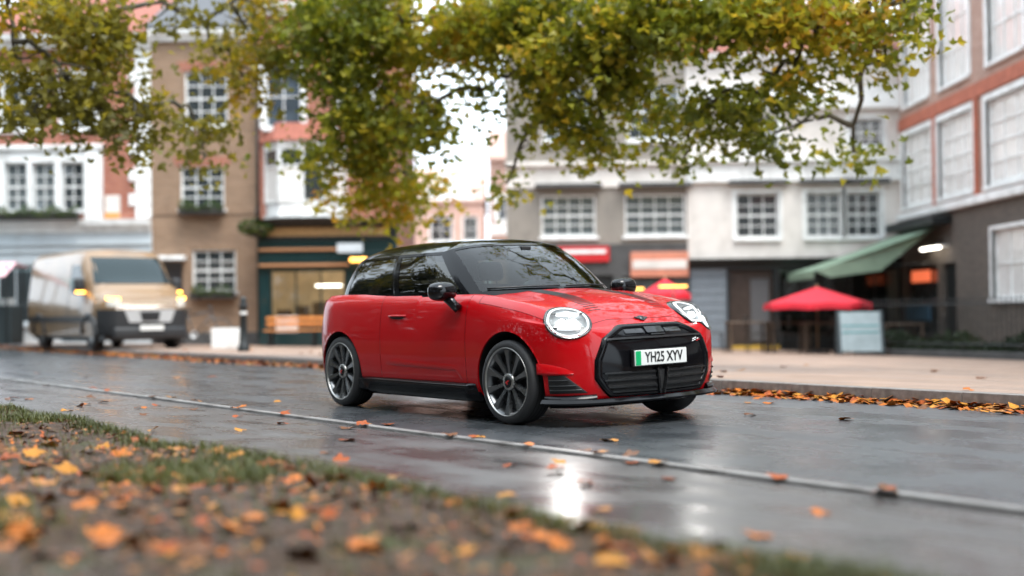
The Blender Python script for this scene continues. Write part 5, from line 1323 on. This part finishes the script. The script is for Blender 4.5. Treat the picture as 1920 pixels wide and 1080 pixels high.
vpatch('bonnet_crease', lambda a, b: (5, (a-.5)*.9, 1.00+.03*b), 10, 1, (-1, 0, 0), .006, mat('van_badge', (.55, .45, .32), rough=.3))
mb = MB(); mb.box(-2.5, 2.4, -.92, .92, .22, .32); mb.build('chassis', vblack, van)

# window boxes with flowers
def plants(vs, fs, x0, x1, y0, y1, z0, z1, n, rg, s=.07):
    for _ in range(n):
        x = rg.uniform(x0, x1); leaf_into(vs, fs, Vector((x, rg.uniform(y0, y1), z0+(z1-z0)*rg.random()**1.3*(.7+.3*sin(x*9)))), s*rg.uniform(.7, 1.3), rg)
def window_box(px0, px1, py, Y, label, wd=.22):
    a, b = at(px0, py, Y), at(px1, py, Y); e = empty('window_box', (a.x, Y, a.z)); tag(e, label, 'planter', 'flower boxes below the windows'); Lg = b.x-a.x; rg = random.Random(px0)
    mb = MB(); mb.bbox(0, Lg, -wd, -.01, -.16, .04, .012); mb.build('trough', mat('trough_dark', (.035, .032, .03), rough=.7), e)
    vs, fs = [], []; plants(vs, fs, .02, Lg-.02, -wd-.08, .02, -.06, .24, int(340*Lg), rg, .075); obj('plants', vs, fs, ivy, e)
window_box(-10, 150, 403, 33.22, 'long flower box under the white triple window of the corner house')
window_box(338, 420, 392, 33.40, 'flower box under the upper sash window of the brown house')
window_box(359, 442, 550, 33.40, 'flower box under the ground floor window of the brown house')
p = at(480, 425, 32.6); hb = empty('hanging_basket', (p.x, p.y, p.z)); tag(hb, 'trailing flower basket hanging between the brown house and green shop', 'planter'); rg = random.Random(4)
mb = MB(); mb.lathe([(.03, -.30), (.2, -.22), (.28, -.05), (.29, 0), (.26, 0)], 20); mb.build('basket', mat('trough_dark', (0, 0, 0)), hb, True); mb = MB(); mb.tube([(0, .48, .45), (0, .05, .52), (0, 0, .42), (0, 0, .0)], .015, 6); mb.build('bracket', navy, hb, True)
vs, fs = [], []
for _ in range(420):
    d = Vector((rg.gauss(0, 1), rg.gauss(0, 1), rg.gauss(0, 1))).normalized(); leaf_into(vs, fs, Vector((d.x*.46, d.y*.36, d.z*.22-.02)), .085*rg.uniform(.6, 1.3), rg)
obj('plants', vs, fs, ivy, hb)

# parasols
def parasol(px0, px1, pyt, pyb, Y, ma, label, nrib=8):
    l, r_ = at(px0, pyb, Y), at(px1, pyb, Y); c = (l+r_)/2; R = (r_.x-l.x)/2; zt = at((px0+px1)/2, pyt, Y).z; g = pave_z(c.x, Y)
    e = empty('parasol', (c.x, Y, g)); tag(e, label, 'parasol', 'red cafe parasols'); zb = c.z-g; zt = zt-g
    vs, fs = [(0, 0, zt)], []
    for k in range(nrib):
        a = 2*pi*(k+.5)/nrib; vs.append((R*cos(a), R*sin(a), zb))
    for k in range(nrib):
        am = 2*pi*(k+1)/nrib; vs.append((R*.90*cos(am), R*.90*sin(am), zb+.03))
    n = len(vs)
    for k in range(nrib): 
        j = (k+1) % nrib; fs += [(0, 1+k, 1+nrib+k), (0, 1+nrib+k, 1+j)]
    top_ = list(fs); m0 = len(vs); vs += [(x, y, z-.02) for x, y, z in vs]; fs += [tuple(i+m0 for i in reversed(f)) for f in top_]
    obj('canopy', vs, fs, ma, e)
    mb = MB()
    for k in range(nrib):
        a0, a1 = 1+k, 1+nrib+k; a2 = 1+(k+1) % nrib
        for p_, q_ in ((a0, a1), (a1, a2)): mb.add([vs[p_], vs[q_], (vs[q_][0]*1.01, vs[q_][1]*1.01, vs[q_][2]-.13), (vs[p_][0]*1.01, vs[p_][1]*1.01, vs[p_][2]-.13)], [(0, 1, 2, 3)])
    mb.build('valance', ma, e)
    mb = MB(); mb.tube([(0, 0, .05), (0, 0, zt+.06)], .022, 8); mb.build('pole', mat('pole_wood', (.25, .15, .08), rough=.6), e, True)
    mb = MB(); mb.lathe([(0, .09), (.05, .09), (.06, .06), (.24, .05), (.26, .01), (0, 0)], 24); mb.build('foot', darkbase, e, True)
    for k in range(nrib): a = 2*pi*(k+.5)/nrib; mb = MB(); mb.tube([(0, 0, zt-.28), (R*.55*cos(a), R*.55*sin(a), zt-(zt-zb)*.55-.03)], .008, 5); mb.build('rib', navy, e)
redc = mat('parasol_red', (.62, .012, .03), rough=.7, var=.12, vscale=3)
parasol(1432, 1632, 538, 570, 29.0, redc, 'red parasol over the cafe tables left of the menu board')
parasol(1198, 1296, 522, 552, 28.0, redc, 'red parasol just showing above the car bonnet')
# cafe tables and chairs
wood = mat('table_wood', (.09, .06, .04), rough=.55, var=.3, vscale=8)
def table(x, y, label, w_=.8, h=.72, ma=wood):
    z = pave_z(x, y); e = empty('cafe_table', (x, y, z)); tag(e, label, 'table', 'cafe tables on the forecourt')
    mb = MB(); mb.bbox(-w_/2, w_/2, -.32, .32, h-.04, h, .01); mb.build('table_top', ma, e)
    for sx in (-1, 1):
        for sy in (-1, 1): mb = MB(); mb.box(sx*(w_/2-.06)-.025, sx*(w_/2-.06)+.025, sy*.26-.025, sy*.26+.025, 0, h-.04); mb.build('leg', ma, e)
    return e
def chair(x, y, rz, label):
    z = pave_z(x, y); e = empty('cafe_chair', (x, y, z), rz); tag(e, label, 'chair', 'cafe chairs on the forecourt'); cm = mat('chair_dark', (.03, .028, .026), rough=.5)
    mb = MB(); mb.bbox(-.2, .2, -.2, .2, .43, .46, .01); mb.build('seat', cm, e)
    for sx in (-1, 1):
        for sy in (-1, 1): mb = MB(); mb.tube([(sx*.18, sy*.18, .43), (sx*.2, sy*.21, 0)], .014, 6); mb.build('leg', cm, e)
        mb = MB(); mb.tube([(sx*.18, .19, .45), (sx*.18, .24, .86)], .014, 6); mb.build('back_post', cm, e)
    for zz in (.62, .72, .82): mb = MB(); mb.bbox(-.18, .18, .20+(zz-.45)*.1, .22+(zz-.45)*.1, zz-.03, zz+.03, .006); mb.build('back_slat', cm, e)
for i, (px, Y, lb) in enumerate(((1400, 29.6, 'dark cafe table nearest the brown door'), (1480, 29.4, 'cafe table under the left half of the red parasol'), (1540, 28.8, 'cafe table under the right half of the red parasol'), (1690, 30.2, 'cafe table behind the menu board under the green awning'))):
    p = at(px, 640, Y); table(p.x, Y, lb, .95)
    chair(p.x-.75, Y+.1, pi/2, 'left chair at the '+lb); chair(p.x+.75, Y-.1, -pi/2, 'right chair at the '+lb)
# menu board
p = at(1612, 660, 27.2); gz = pave_z(p.x, 27.2); ab = empty('menu_board', (p.x, 27.2, gz)); tag(ab, 'pale blue-grey folding menu board standing on the pavement by the railings', 'sign')
bf = mat('board_pale', (.34, .42, .45), rough=.5, var=.15, vscale=4)
for sy, nm in ((-1, 'front_panel'), (1, 'back_panel')):
    M_ = Matrix.Translation((0, 0, 0)) @ Matrix.Rotation(sy*.16, 4, 'X'); mb = MB(); mb.bbox(-.48, .48, sy*.16-.015, sy*.16+.015, .06, .92, .008, M_); o = mb.build(nm, bf, ab)
    for x in (-.46, .46): mb = MB(); mb.bbox(x-.03, x+.03, sy*.16-.025, sy*.16+.025, 0, .95, .006, M_); mb.build('frame_rail', mat('board_frame', (.06, .08, .09), rough=.5), ab)
for zz in (.46, .60): mb = MB(); mb.box(-.40, .40, -.18, -.1765, zz, zz+.035, Matrix.Rotation(-.16, 4, 'X')); mb.build('teal_line', mat('board_teal', (.10, .30, .32), rough=.5), ab)
# railings before the brick wing
ra, rb = Vector((7.75, 28.3, 0)), Vector((10.0, 22.6, 0)); dv = (rb-ra); Lr = dv.length; re = empty('railing', (ra.x, ra.y, pave_z(ra.x, ra.y)), atan2(dv.y, dv.x)); tag(re, 'black iron railing on a low plinth before the brick building at right', 'railing')
dz_ = pave_z(rb.x, rb.y)-pave_z(ra.x, ra.y)
mb = MB(); mb.bbox(-.05, Lr, -.10, .10, -.05, .14, .015); mb.v = [(x, y, z+dz_*x/Lr) for x, y, z in mb.v]; mb.build('plinth', darkbase, re)
for zz in (.28, 1.08): mb = MB(); mb.tube([(0, 0, zz), (Lr, 0, zz+dz_)], .018, 6); mb.build('rail', navy, re)
mb = MB(); mb.tube([(0, 0, .1), (0, 0, 1.14)], .011, 6); mb.lathe([(.011, 1.14), (.022, 1.16), (.0, 1.24)], 6); bar0 = mb.build('bar', navy, re)
for k in range(1, int(Lr/.13)): dup(bar0, re, (k*.13, 0, dz_*k*.13/Lr))
# low hedge behind the railing
hg = empty('hedge', (ra.x+.4, ra.y+.25, pave_z(ra.x, ra.y)), atan2(dv.y, dv.x)); tag(hg, 'low dark hedge behind the iron railing', 'hedge'); vs, fs = [], []; rg = random.Random(8)
for _ in range(2600): x = rg.uniform(.1, Lr-.2); leaf_into(vs, fs, Vector((x, rg.uniform(-.05, .45), rg.uniform(.02, .42+.12*sin(x*3.1)))), .09*rg.uniform(.6, 1.3), rg)
obj('foliage', vs, fs, leaf_mat('hedge_leaves', [(0, (.012, .028, .010)), (.6, (.03, .055, .016)), (1, (.06, .08, .03))]), hg)
# boards on the brick wing's ground floor
def wallboard(name, px0, px1, py0, py1, X, ma, label, cat):
    a, b = at_x(px0, py1, X), at_x(px1, py0, X); e = empty(name, (X, (a.y+b.y)/2, a.z)); tag(e, label, cat); hy = abs(a.y-b.y)/2; h = abs(b.z-a.z)
    mb = MB(); mb.bbox(-.04, .0, -hy, hy, 0, h, .008); mb.build('panel', ma, e); mb = MB()
    for z0, z1 in ((-.03, 0), (h, h+.03)): mb = MB(); mb.bbox(-.05, .01, -hy-.03, hy+.03, z0, z1, .006); mb.build('frame_rail', navy, e)
    return e
sgn = wallboard('shop_sign', 1712, 1745, 506, 530, 10.60, mat('red_orange_sign', (.62, .10, .05), rough=.4, emit=(1, .2, .08), es=.35), 'glowing orange-red shop sign under the green awning', 'sign')
wallboard('blue_board', 1700, 1745, 572, 600, 10.60, mat('blue_board', (.03, .10, .17), rough=.5, var=.2), 'dark blue board on the wall below the red sign', 'sign')
# left side: stall, bin, bicycle, planter, bollard, bench, boards
sx_, sy_ = at(20, 645, 31.8).x, 31.8; st = empty('market_stall', (-13.0, 31.2, pave_z(-13.0, 31.2))); tag(st, 'street stall with dark counter under a pale blue and pink awning at far left', 'stall')
mb = MB(); mb.bbox(-1.2, .75, -.35, .35, 0, .95, .02); mb.build('counter', mat('stall_dark', (.02, .03, .033), rough=.6), st)
for xx in (-1.15, .70):
    for yy in (-.5, .5): mb = MB(); mb.tube([(xx, yy, 0), (xx, yy, 1.95)], .025, 8); mb.build('post', navy, st)
cy = mat('awning_pale_blue', (.50, .68, .70), rough=.7); pk = mat('awning_pink', (.70, .42, .46), rough=.7)
for k in range(6): mb = MB(); x0 = -1.25+k*.34; mb.prism([(-.85, 1.66), (-.1, 2.02), (.6, 1.92), (.6, 1.90), (-.1, 1.995), (-.85, 1.63)], x0, x0+.338, 'x'); mb.build('awning_stripe', pk if k > 3 else cy, st)
for k in range(4): mb = MB(); mb.bbox(-.95+k*.42, -.62+k*.42, -.2, .15, .95, 1.08+.04*(k % 2), .01); mb.build('tray', mat('tray_pale', (.5, .52, .52), rough=.5), st)
p = at(428, 646, 28.5); pb = empty('planter_box', (p.x, 28.5, pave_z(p.x, 28.5))); tag(pb, 'white box planter on the pavement right of the bicycle', 'planter')
mb = MB(); mb.bbox(-.34, .34, -.2, .2, 0, .46, .015); mb.build('box', white, pb); mb = MB(); mb.box(-.30, .30, -.16, .16, .455, .465); mb.build('soil', mat('planter_soil', (.03, .022, .016), rough=.9), pb)
bl = at(457, 660, 25.2); bo = empty('bollard', (bl.x, 25.2, pave_z(bl.x, 25.2))); tag(bo, 'black iron bollard on the pavement before the white planter', 'bollard')
mb = MB(); mb.lathe([(.12, 0), (.12, .10), (.085, .14), (.07, .85), (.09, .88), (.09, .93), (.06, .96), (.075, 1.02), (.05, 1.08), (0, 1.10)], 16); mb.build('post', navy, bo, True); mb = MB(); mb.lathe([(.0735, .74), (.0745, .77), (.0735, .80)], 16); mb.build('band', white, bo, True)
# bicycle
bx = at(368, 652, 28.9); bk = empty('bicycle', (bx.x, 28.9, pave_z(bx.x, 28.9)), radians(8)); tag(bk, 'dark bicycle leaning on the wall side right of the van', 'bicycle'); bmt = mat('bike_frame', (.03, .04, .05), rough=.3, coat=.4)
for x in (-.52, .52):
    mb = MB(); mb.lathe([(.315, -.018), (.335, -.012), (.338, 0), (.335, .012), (.315, .018), (.312, 0), (.315, -.018)], 40, 'y', Matrix.Translation((x, 0, .338))); wv = mb.build('wheel', rubber, bk, True)
    mb = MB(); mb.lathe([(0, -.03), (.02, -.03), (.02, .03), (0, .03)], 10, 'y', Matrix.Translation((x, 0, .338))); mb.build('hub', silver, wv)
    for k in range(12): a = 2*pi*k/12; mb = MB(); mb.tube([(x, 0, .338), (x+.312*cos(a), 0, .338+.312*sin(a))], .0025, 4); mb.build('spoke', silver, wv)
mb = MB()
for a, b in (((-.05, 0, .30), (-.20, 0, .80)), ((-.05, 0, .30), (.36, 0, .76)), ((-.18, 0, .74), (.34, 0, .82)), ((-.52, 0, .338), (-.05, 0, .30)), ((-.52, 0, .338), (-.18, 0, .74)), ((.52, 0, .338), (.36, 0, .76)), ((.36, 0, .76), (.32, 0, .95))): mb.tube([a, b], .016, 8)
mb.build('frame', bmt, bk, True)
mb = MB(); mb.tube([(.28, -.28, .98), (.34, -.12, .96), (.34, .12, .96), (.28, .28, .98)], .012, 8); mb.build('handlebar', navy, bk, True)
mb = MB(); mb.bbox(-.34, -.10, -.07, .07, .84, .89, .02); mb.build('saddle', navy, bk); mb = MB(); mb.tube([(-.20, 0, .80), (-.21, 0, .85)], .014, 6); mb.build('seat_post', silver, bk)
mb = MB(); mb.lathe([(.085, -.004), (.09, 0), (.085, .004), (.03, .004), (.03, -.004), (.085, -.004)], 24, 'y', Matrix.Translation((-.05, -.04, .30))); mb.build('chainring', silver, bk, True)
# bench with orange wooden slats before the green shop
be = at(580, 645, 31.6); bn_ = empty('bench', (be.x+.1, 31.7, pave_z(be.x, 31.7))); tag(bn_, 'long bench with orange wooden slats before the green shop window', 'bench'); ow = mat('orange_wood', (.52, .20, .05), rough=.45, var=.25, vscale=9)
for k, yy in enumerate((-.17, -.03, .11)): mb = MB(); mb.bbox(-1.25, 1.25, yy, yy+.12, .40, .44, .008); mb.build('seat_slat', ow, bn_)
for zz in (.58, .72): mb = MB(); mb.bbox(-1.25, 1.25, .26, .29, zz-.05, zz+.05, .008); mb.build('back_slat', ow, bn_)
for xx in (-1.1, 0, 1.1): mb = MB(); mb.box(xx-.03, xx+.03, -.18, .24, .36, .40); mb.box(xx-.03, xx+.03, -.16, -.10, 0, .36); mb.box(xx-.03, xx+.03, .29, .33, 0, .80); mb.box(xx-.03, xx+.03, .18, .24, .0, .36); mb.build('bench_frame', navy, bn_)
for px, lb in ((538, 'white notice board leaning at the left of the green shop window'),):
    p = at(px, 622, 32.2); e = empty('notice_board', (p.x, 32.2, p.z-.02)); tag(e, lb, 'sign'); mb = MB(); mb.bbox(-.28, .28, -.02, .02, 0, .42, .01); mb.build('panel', white, e); mb = MB(); mb.bbox(-.31, .31, -.015, .025, -.04, .0, .006); mb.build('ledge', navy, e)
p0_, p1_ = at(632, 474, 32.45), at(680, 456, 32.45); e = empty('hanging_sign', (p0_.x, 32.45, p0_.z)); tag(e, 'white board hanging on the dark green shop fascia', 'sign'); mb = MB(); mb.bbox(0, p1_.x-p0_.x, -.03, .03, 0, p1_.z-p0_.z, .008); mb.build('panel', pale, e); mb = MB(); mb.tube([(.1, 0, p1_.z-p0_.z), (.1, .25, p1_.z-p0_.z+.12)], .01, 6); mb.tube([(.55, 0, p1_.z-p0_.z), (.55, .25, p1_.z-p0_.z+.12)], .01, 6); mb.build('bracket', navy, e)
p = at(672, 487, 32.3); e = empty('wall_lamp', (p.x, 32.3, p.z)); tag(e, 'glowing amber lamp at the right of the green shop window', 'lamp'); mb = MB(); mb.bbox(-.22, .22, -.05, .05, -.05, .05, .03); mb.build('lamp_glass', mat('amber_glow', (1, .5, .1), emit=(1, .45, .08), es=2.2), e); mb = MB(); mb.bbox(-.24, .24, -.03, .45, .051, .075, .006); mb.build('bracket', navy, e)
e = empty('wall_plaque', (at(211, 390, 33.46).x, 33.47, at(211, 410, 33.46).z)); tag(e, 'small cream plaque with orange foot on red brick by the quoins', 'sign'); mb = MB(); mb.bbox(-.2, .2, -.03, .02, .0, .62, .01); mb.build('panel', cream, e); mb = MB(); mb.bbox(-.2, .2, -.045, -.031, .0, .16, .004); mb.build('orange_foot', mat('plaque_orange', (.60, .28, .08), rough=.5), e)
# lamp post far right of the bonnet and small street lights showing as glints
for px, py, Y, lb in ((1180, 541, 26.5, 'small amber lantern above the car bonnet left of the red parasol'), (1262, 536, 26.9, 'small amber lantern above the car bonnet before the red parasol')):
    p = at(px, py, Y); e = empty('table_lantern', (p.x, Y, pave_z(p.x, Y))); tag(e, lb, 'lamp', 'amber lanterns beyond the bonnet'); h = p.z-pave_z(p.x, Y)
    mb = MB(); mb.tube([(0, 0, 0), (0, 0, h-.05)], .018, 8); mb.lathe([(0, .0), (.12, .0), (.12, .02), (.02, .03)], 16); mb.build('stand', navy, e, True); mb = MB(); mb.bbox(-.30, .30, -.03, .03, h-.03, h+.01, .012); mb.build('lamp_glass', mat('amber_glow', (1, .5, .1)), e)
# ------------------------------------------------------------------ fallen leaves and grass
rg = random.Random(33)
lcols = [('leaf_orange', (.40, .115, .014)), ('leaf_tan', (.33, .14, .035)), ('leaf_yellow', (.42, .175, .022)), ('leaf_brown', (.13, .052, .020)), ('leaf_rust', (.28, .062, .012))]
lm = [mat(n_, c, rough=.5, spec=.2, var=.4, vscale=30, bump=.2, bscale=60) for n_, c in lcols]
def leaf_mesh(seed):
    r = random.Random(seed); k = 22; rim = []
    for i in range(k):
        a = 2*pi*i/k
        rr = .30+.22*abs(cos(2.5*(a)))**.7+.03*r.uniform(-1, 1)
        if abs(a-pi) < .35: rr *= .62
        rim.append((rr*cos(a), rr*sin(a)*.95, .06*sin(a*2+r.uniform(0, 1))+.10*rr*rr*r.uniform(-.5, 1.6)))
    vs = [(0, 0, .02)]+rim; fs = [(0, 1+i, 1+(i+1) % k) for i in range(k)]
    # stalk
    vs += [(-.28, .012, .02), (-.28, -.012, .02), (-.62, .008, .05), (-.62, -.008, .05)]; j = 1+k; fs += [(j, j+1, j+3, j+2)]
    return vs, fs
def leaf_data(seed, ma):
    vs, fs = leaf_mesh(seed); me = bpy.data.meshes.new('fallen_leaf'); me.from_pydata(vs, [], fs); me.materials.append(ma); me.polygons.foreach_set('use_smooth', [True]*len(fs)); return me
LD = [leaf_data(40+i, lm[i % 5]) for i in range(15)]
def ground_z(u, n_):
    if n_ < vedge(u)-.13: return verge_h(u, n_)+.006
    if n_ < N_EDGE-.08: return .062-.070*(n_-(N_VERGE-.14))/(N_EDGE-.035-N_VERGE+.14)+.006
    if n_ < N_EDGE+.06: return .022
    if n_ < N_KERB-.01: return .006
    p = rd(0, n_); return .12-.0262*(n_-9.5)+.008
def drop(u, n_, s, label, group, flat=.25):
    o = bpy.data.objects.new('fallen_leaf', rg.choice(LD)); link(o); p = rd(u, n_, ground_z(u, n_)+s*.03); o.location = p
    o.scale = (s, s, s); o.rotation_euler = (rg.gauss(0, flat), rg.gauss(0, flat), rg.uniform(0, 2*pi)); tag(o, label, 'leaf', group)
def uat(px, py): # ground point -> (u, n)
    v = _d+_r2*((px-960)/FPX)-_u2*((py-540)/FPX); t = (.04-CAM_H)/v.z; p = v*t; return p.x*RU.x+p.y*RU.y, p.x*RN.x+p.y*RN.y
made = []; LS = .78
# the leaves that stand out one by one in the photograph
for px, py, s in ((265, 835, .20), (90, 850, .16), (190, 850, .15), (60, 890, .19), (255, 905, .14), (285, 810, .14), (440, 1020, .20), (620, 960, .14), (690, 1055, .20), (870, 960, .15), (1100, 1000, .21), (1180, 1010, .16), (520, 890, .14), (40, 830, .14), (330, 860, .15), (640, 865, .14), (740, 900, .12), (960, 990, .16), (1030, 1030, .17), (1280, 1040, .16), (1420, 1010, .16), (1330, 1050, .18), (1480, 1060, .17), (80, 930, .17), (130, 800, .13), (20, 770, .14), (230, 870, .15), (1400, 1060, .15), (450, 805, .13), (150, 760, .12)):
    u, n_ = uat(px, py); s *= LS; drop(u, n_, s, 'large pale orange leaf lying singly on the trodden muddy verge', 'large leaves on the verge') if n_ < N_VERGE-.1 else drop(u, n_, s*.9, 'orange leaf lying flat on the wet path', 'leaves on the wet path')
cnt = 0
while cnt < 130:
    px, py = rg.uniform(-20, 1900), rg.uniform(750, 1085); u, n_ = uat(px, py)
    if n_ > N_VERGE-.12: continue
    dens = .35+.65*max(sstep(700, 100, px), sstep(850, 1200, px)*sstep(930, 1060, py), sstep(1.3, .2, abs(n_-N_VERGE)))
    if rg.random() > dens: continue
    drop(u, n_, rg.uniform(.07, .13), 'fallen leaf among the litter on the muddy verge', 'leaf litter on the verge', .35); cnt += 1
for _ in range(34):
    u = rg.uniform(-16, -3); n_ = N_VERGE+(N_EDGE-.1-N_VERGE)*rg.random(); drop(u, n_, rg.uniform(.08, .13), 'orange leaf lying flat on the wet path', 'leaves on the wet path', .1)
for _ in range(26):
    u = rg.uniform(-24, -3); n_ = N_EDGE+.08+4.2*rg.random(); drop(u, n_, rg.uniform(.08, .13), 'orange leaf lying flat on the wet road', 'leaves on the wet road', .1)
for _ in range(22):
    u = rg.uniform(-17, -3); n_ = N_EDGE+rg.choice((-1, 1))*rg.uniform(.0, .09); drop(u, n_, rg.uniform(.09, .13), 'orange leaf caught along the pale concrete edging', 'leaves along the edging', .15)
for _ in range(36):
    u = rg.uniform(-30, -4); n_ = N_KERB+.3+abs(rg.gauss(0, 2.2)); drop(u, n_, rg.uniform(.09, .14), 'orange leaf scattered on the far pavement', 'leaves on the far pavement', .2)
# drifts nobody could count: the gutter below the far kerb, crumbs of leaf on the verge
vs, fs, fm = [], [], []
for _ in range(5200):
    u = rg.uniform(-46, 1); n_ = N_KERB-abs(rg.gauss(0, .13))-.005; s = rg.uniform(.07, .13)
    if u < -9 and rg.random() < .35: continue
    k = len(vs); c = rd(u, n_, .008+.05*exp(-((n_-N_KERB)/.1)**2)*rg.random()); a = rg.uniform(0, 2*pi); t = Vector((cos(a), sin(a), rg.gauss(0, .25))); b_ = Vector((-sin(a), cos(a), rg.gauss(0, .25)))
    vs += [c-t*s*.5, c+b_*s*.4, c+t*s*.55, c-b_*s*.4]; fs.append((k, k+1, k+2, k+3)); fm.append(rg.choice((0, 0, 1, 2, 3, 4)))
o = obj('gutter_leaves', vs, fs, lm, None, False, fm); tag(o, 'drift of orange leaves in the gutter along the far kerb', 'leaves', kind='stuff')
vs, fs, fm = [], [], []
for _ in range(8500):
    u = rg.uniform(-20, 0); n_ = N_VERGE-.1-abs(rg.gauss(0, 1.6)); s = rg.uniform(.018, .06)
    k = len(vs); c = rd(u, n_, verge_h(u, n_)+rg.uniform(.002, .014)); a = rg.uniform(0, 2*pi); t = Vector((cos(a), sin(a), rg.gauss(0, .3))); b_ = Vector((-sin(a), cos(a), rg.gauss(0, .3)))
    vs += [c-t*s*.5, c+b_*s*.3, c+t*s*.55, c-b_*s*.3]; fs.append((k, k+1, k+2, k+3)); fm.append(rg.choice((0, 1, 3, 3, 3, 3, 4)))
o = obj('leaf_crumbs', vs, fs, lm, None, False, fm); tag(o, 'broken bits of brown leaf strewn over the mud', 'leaf litter', kind='stuff')
# grass: worn tufts, thickest along the path edge
vs, fs = [], []
def patchy(u, n_): return .5+.5*sin(u*1.7+1.3*sin(n_*1.9))*cos(n_*2.3+.8*sin(u*.9))
tries = 0; nb = 0
while nb < 60000 and tries < 900000:
    tries += 1
    u = rg.uniform(-21, 0); n_ = vedge(u)-abs(rg.gauss(0, 1.9))+.02
    e = vedge(u)-n_
    d = max(.95*exp(-(e/.20)**2), .85*sstep(.70, .95, patchy(u, n_)), .45*sstep(1.4, .3, n_)*sstep(.3, .8, patchy(u*1.3+2, n_)), .03)
    if rg.random() > d: continue
    h = rg.uniform(.025, .075); a = rg.uniform(0, 2*pi); bend = rg.uniform(.3, 1.0)*h; c = rd(u, n_, verge_h(u, n_)*sstep(0, .12, max(e, 0.03))-.004); wv = Vector((cos(a+1.57), sin(a+1.57), 0))*.0028; dv_ = Vector((cos(a), sin(a), 0))*bend; k = len(vs)
    vs += [c-wv, c+wv, c+dv_*.35+Vector((0, 0, h*.65))+wv*.7, c+dv_*.35+Vector((0, 0, h*.65))-wv*.7, c+dv_+Vector((0, 0, h))]; fs += [(k, k+1, k+2, k+3), (k+3, k+2, k+4)]; nb += 1
o = obj('grass', vs, fs, leaf_mat('grass_blades', [(0, (.035, .042, .008)), (.5, (.085, .095, .016)), (.8, (.17, .15, .028)), (1, (.24, .17, .05))], .2)); tag(o, 'short worn grass in patches on the muddy verge', 'grass', kind='stuff')
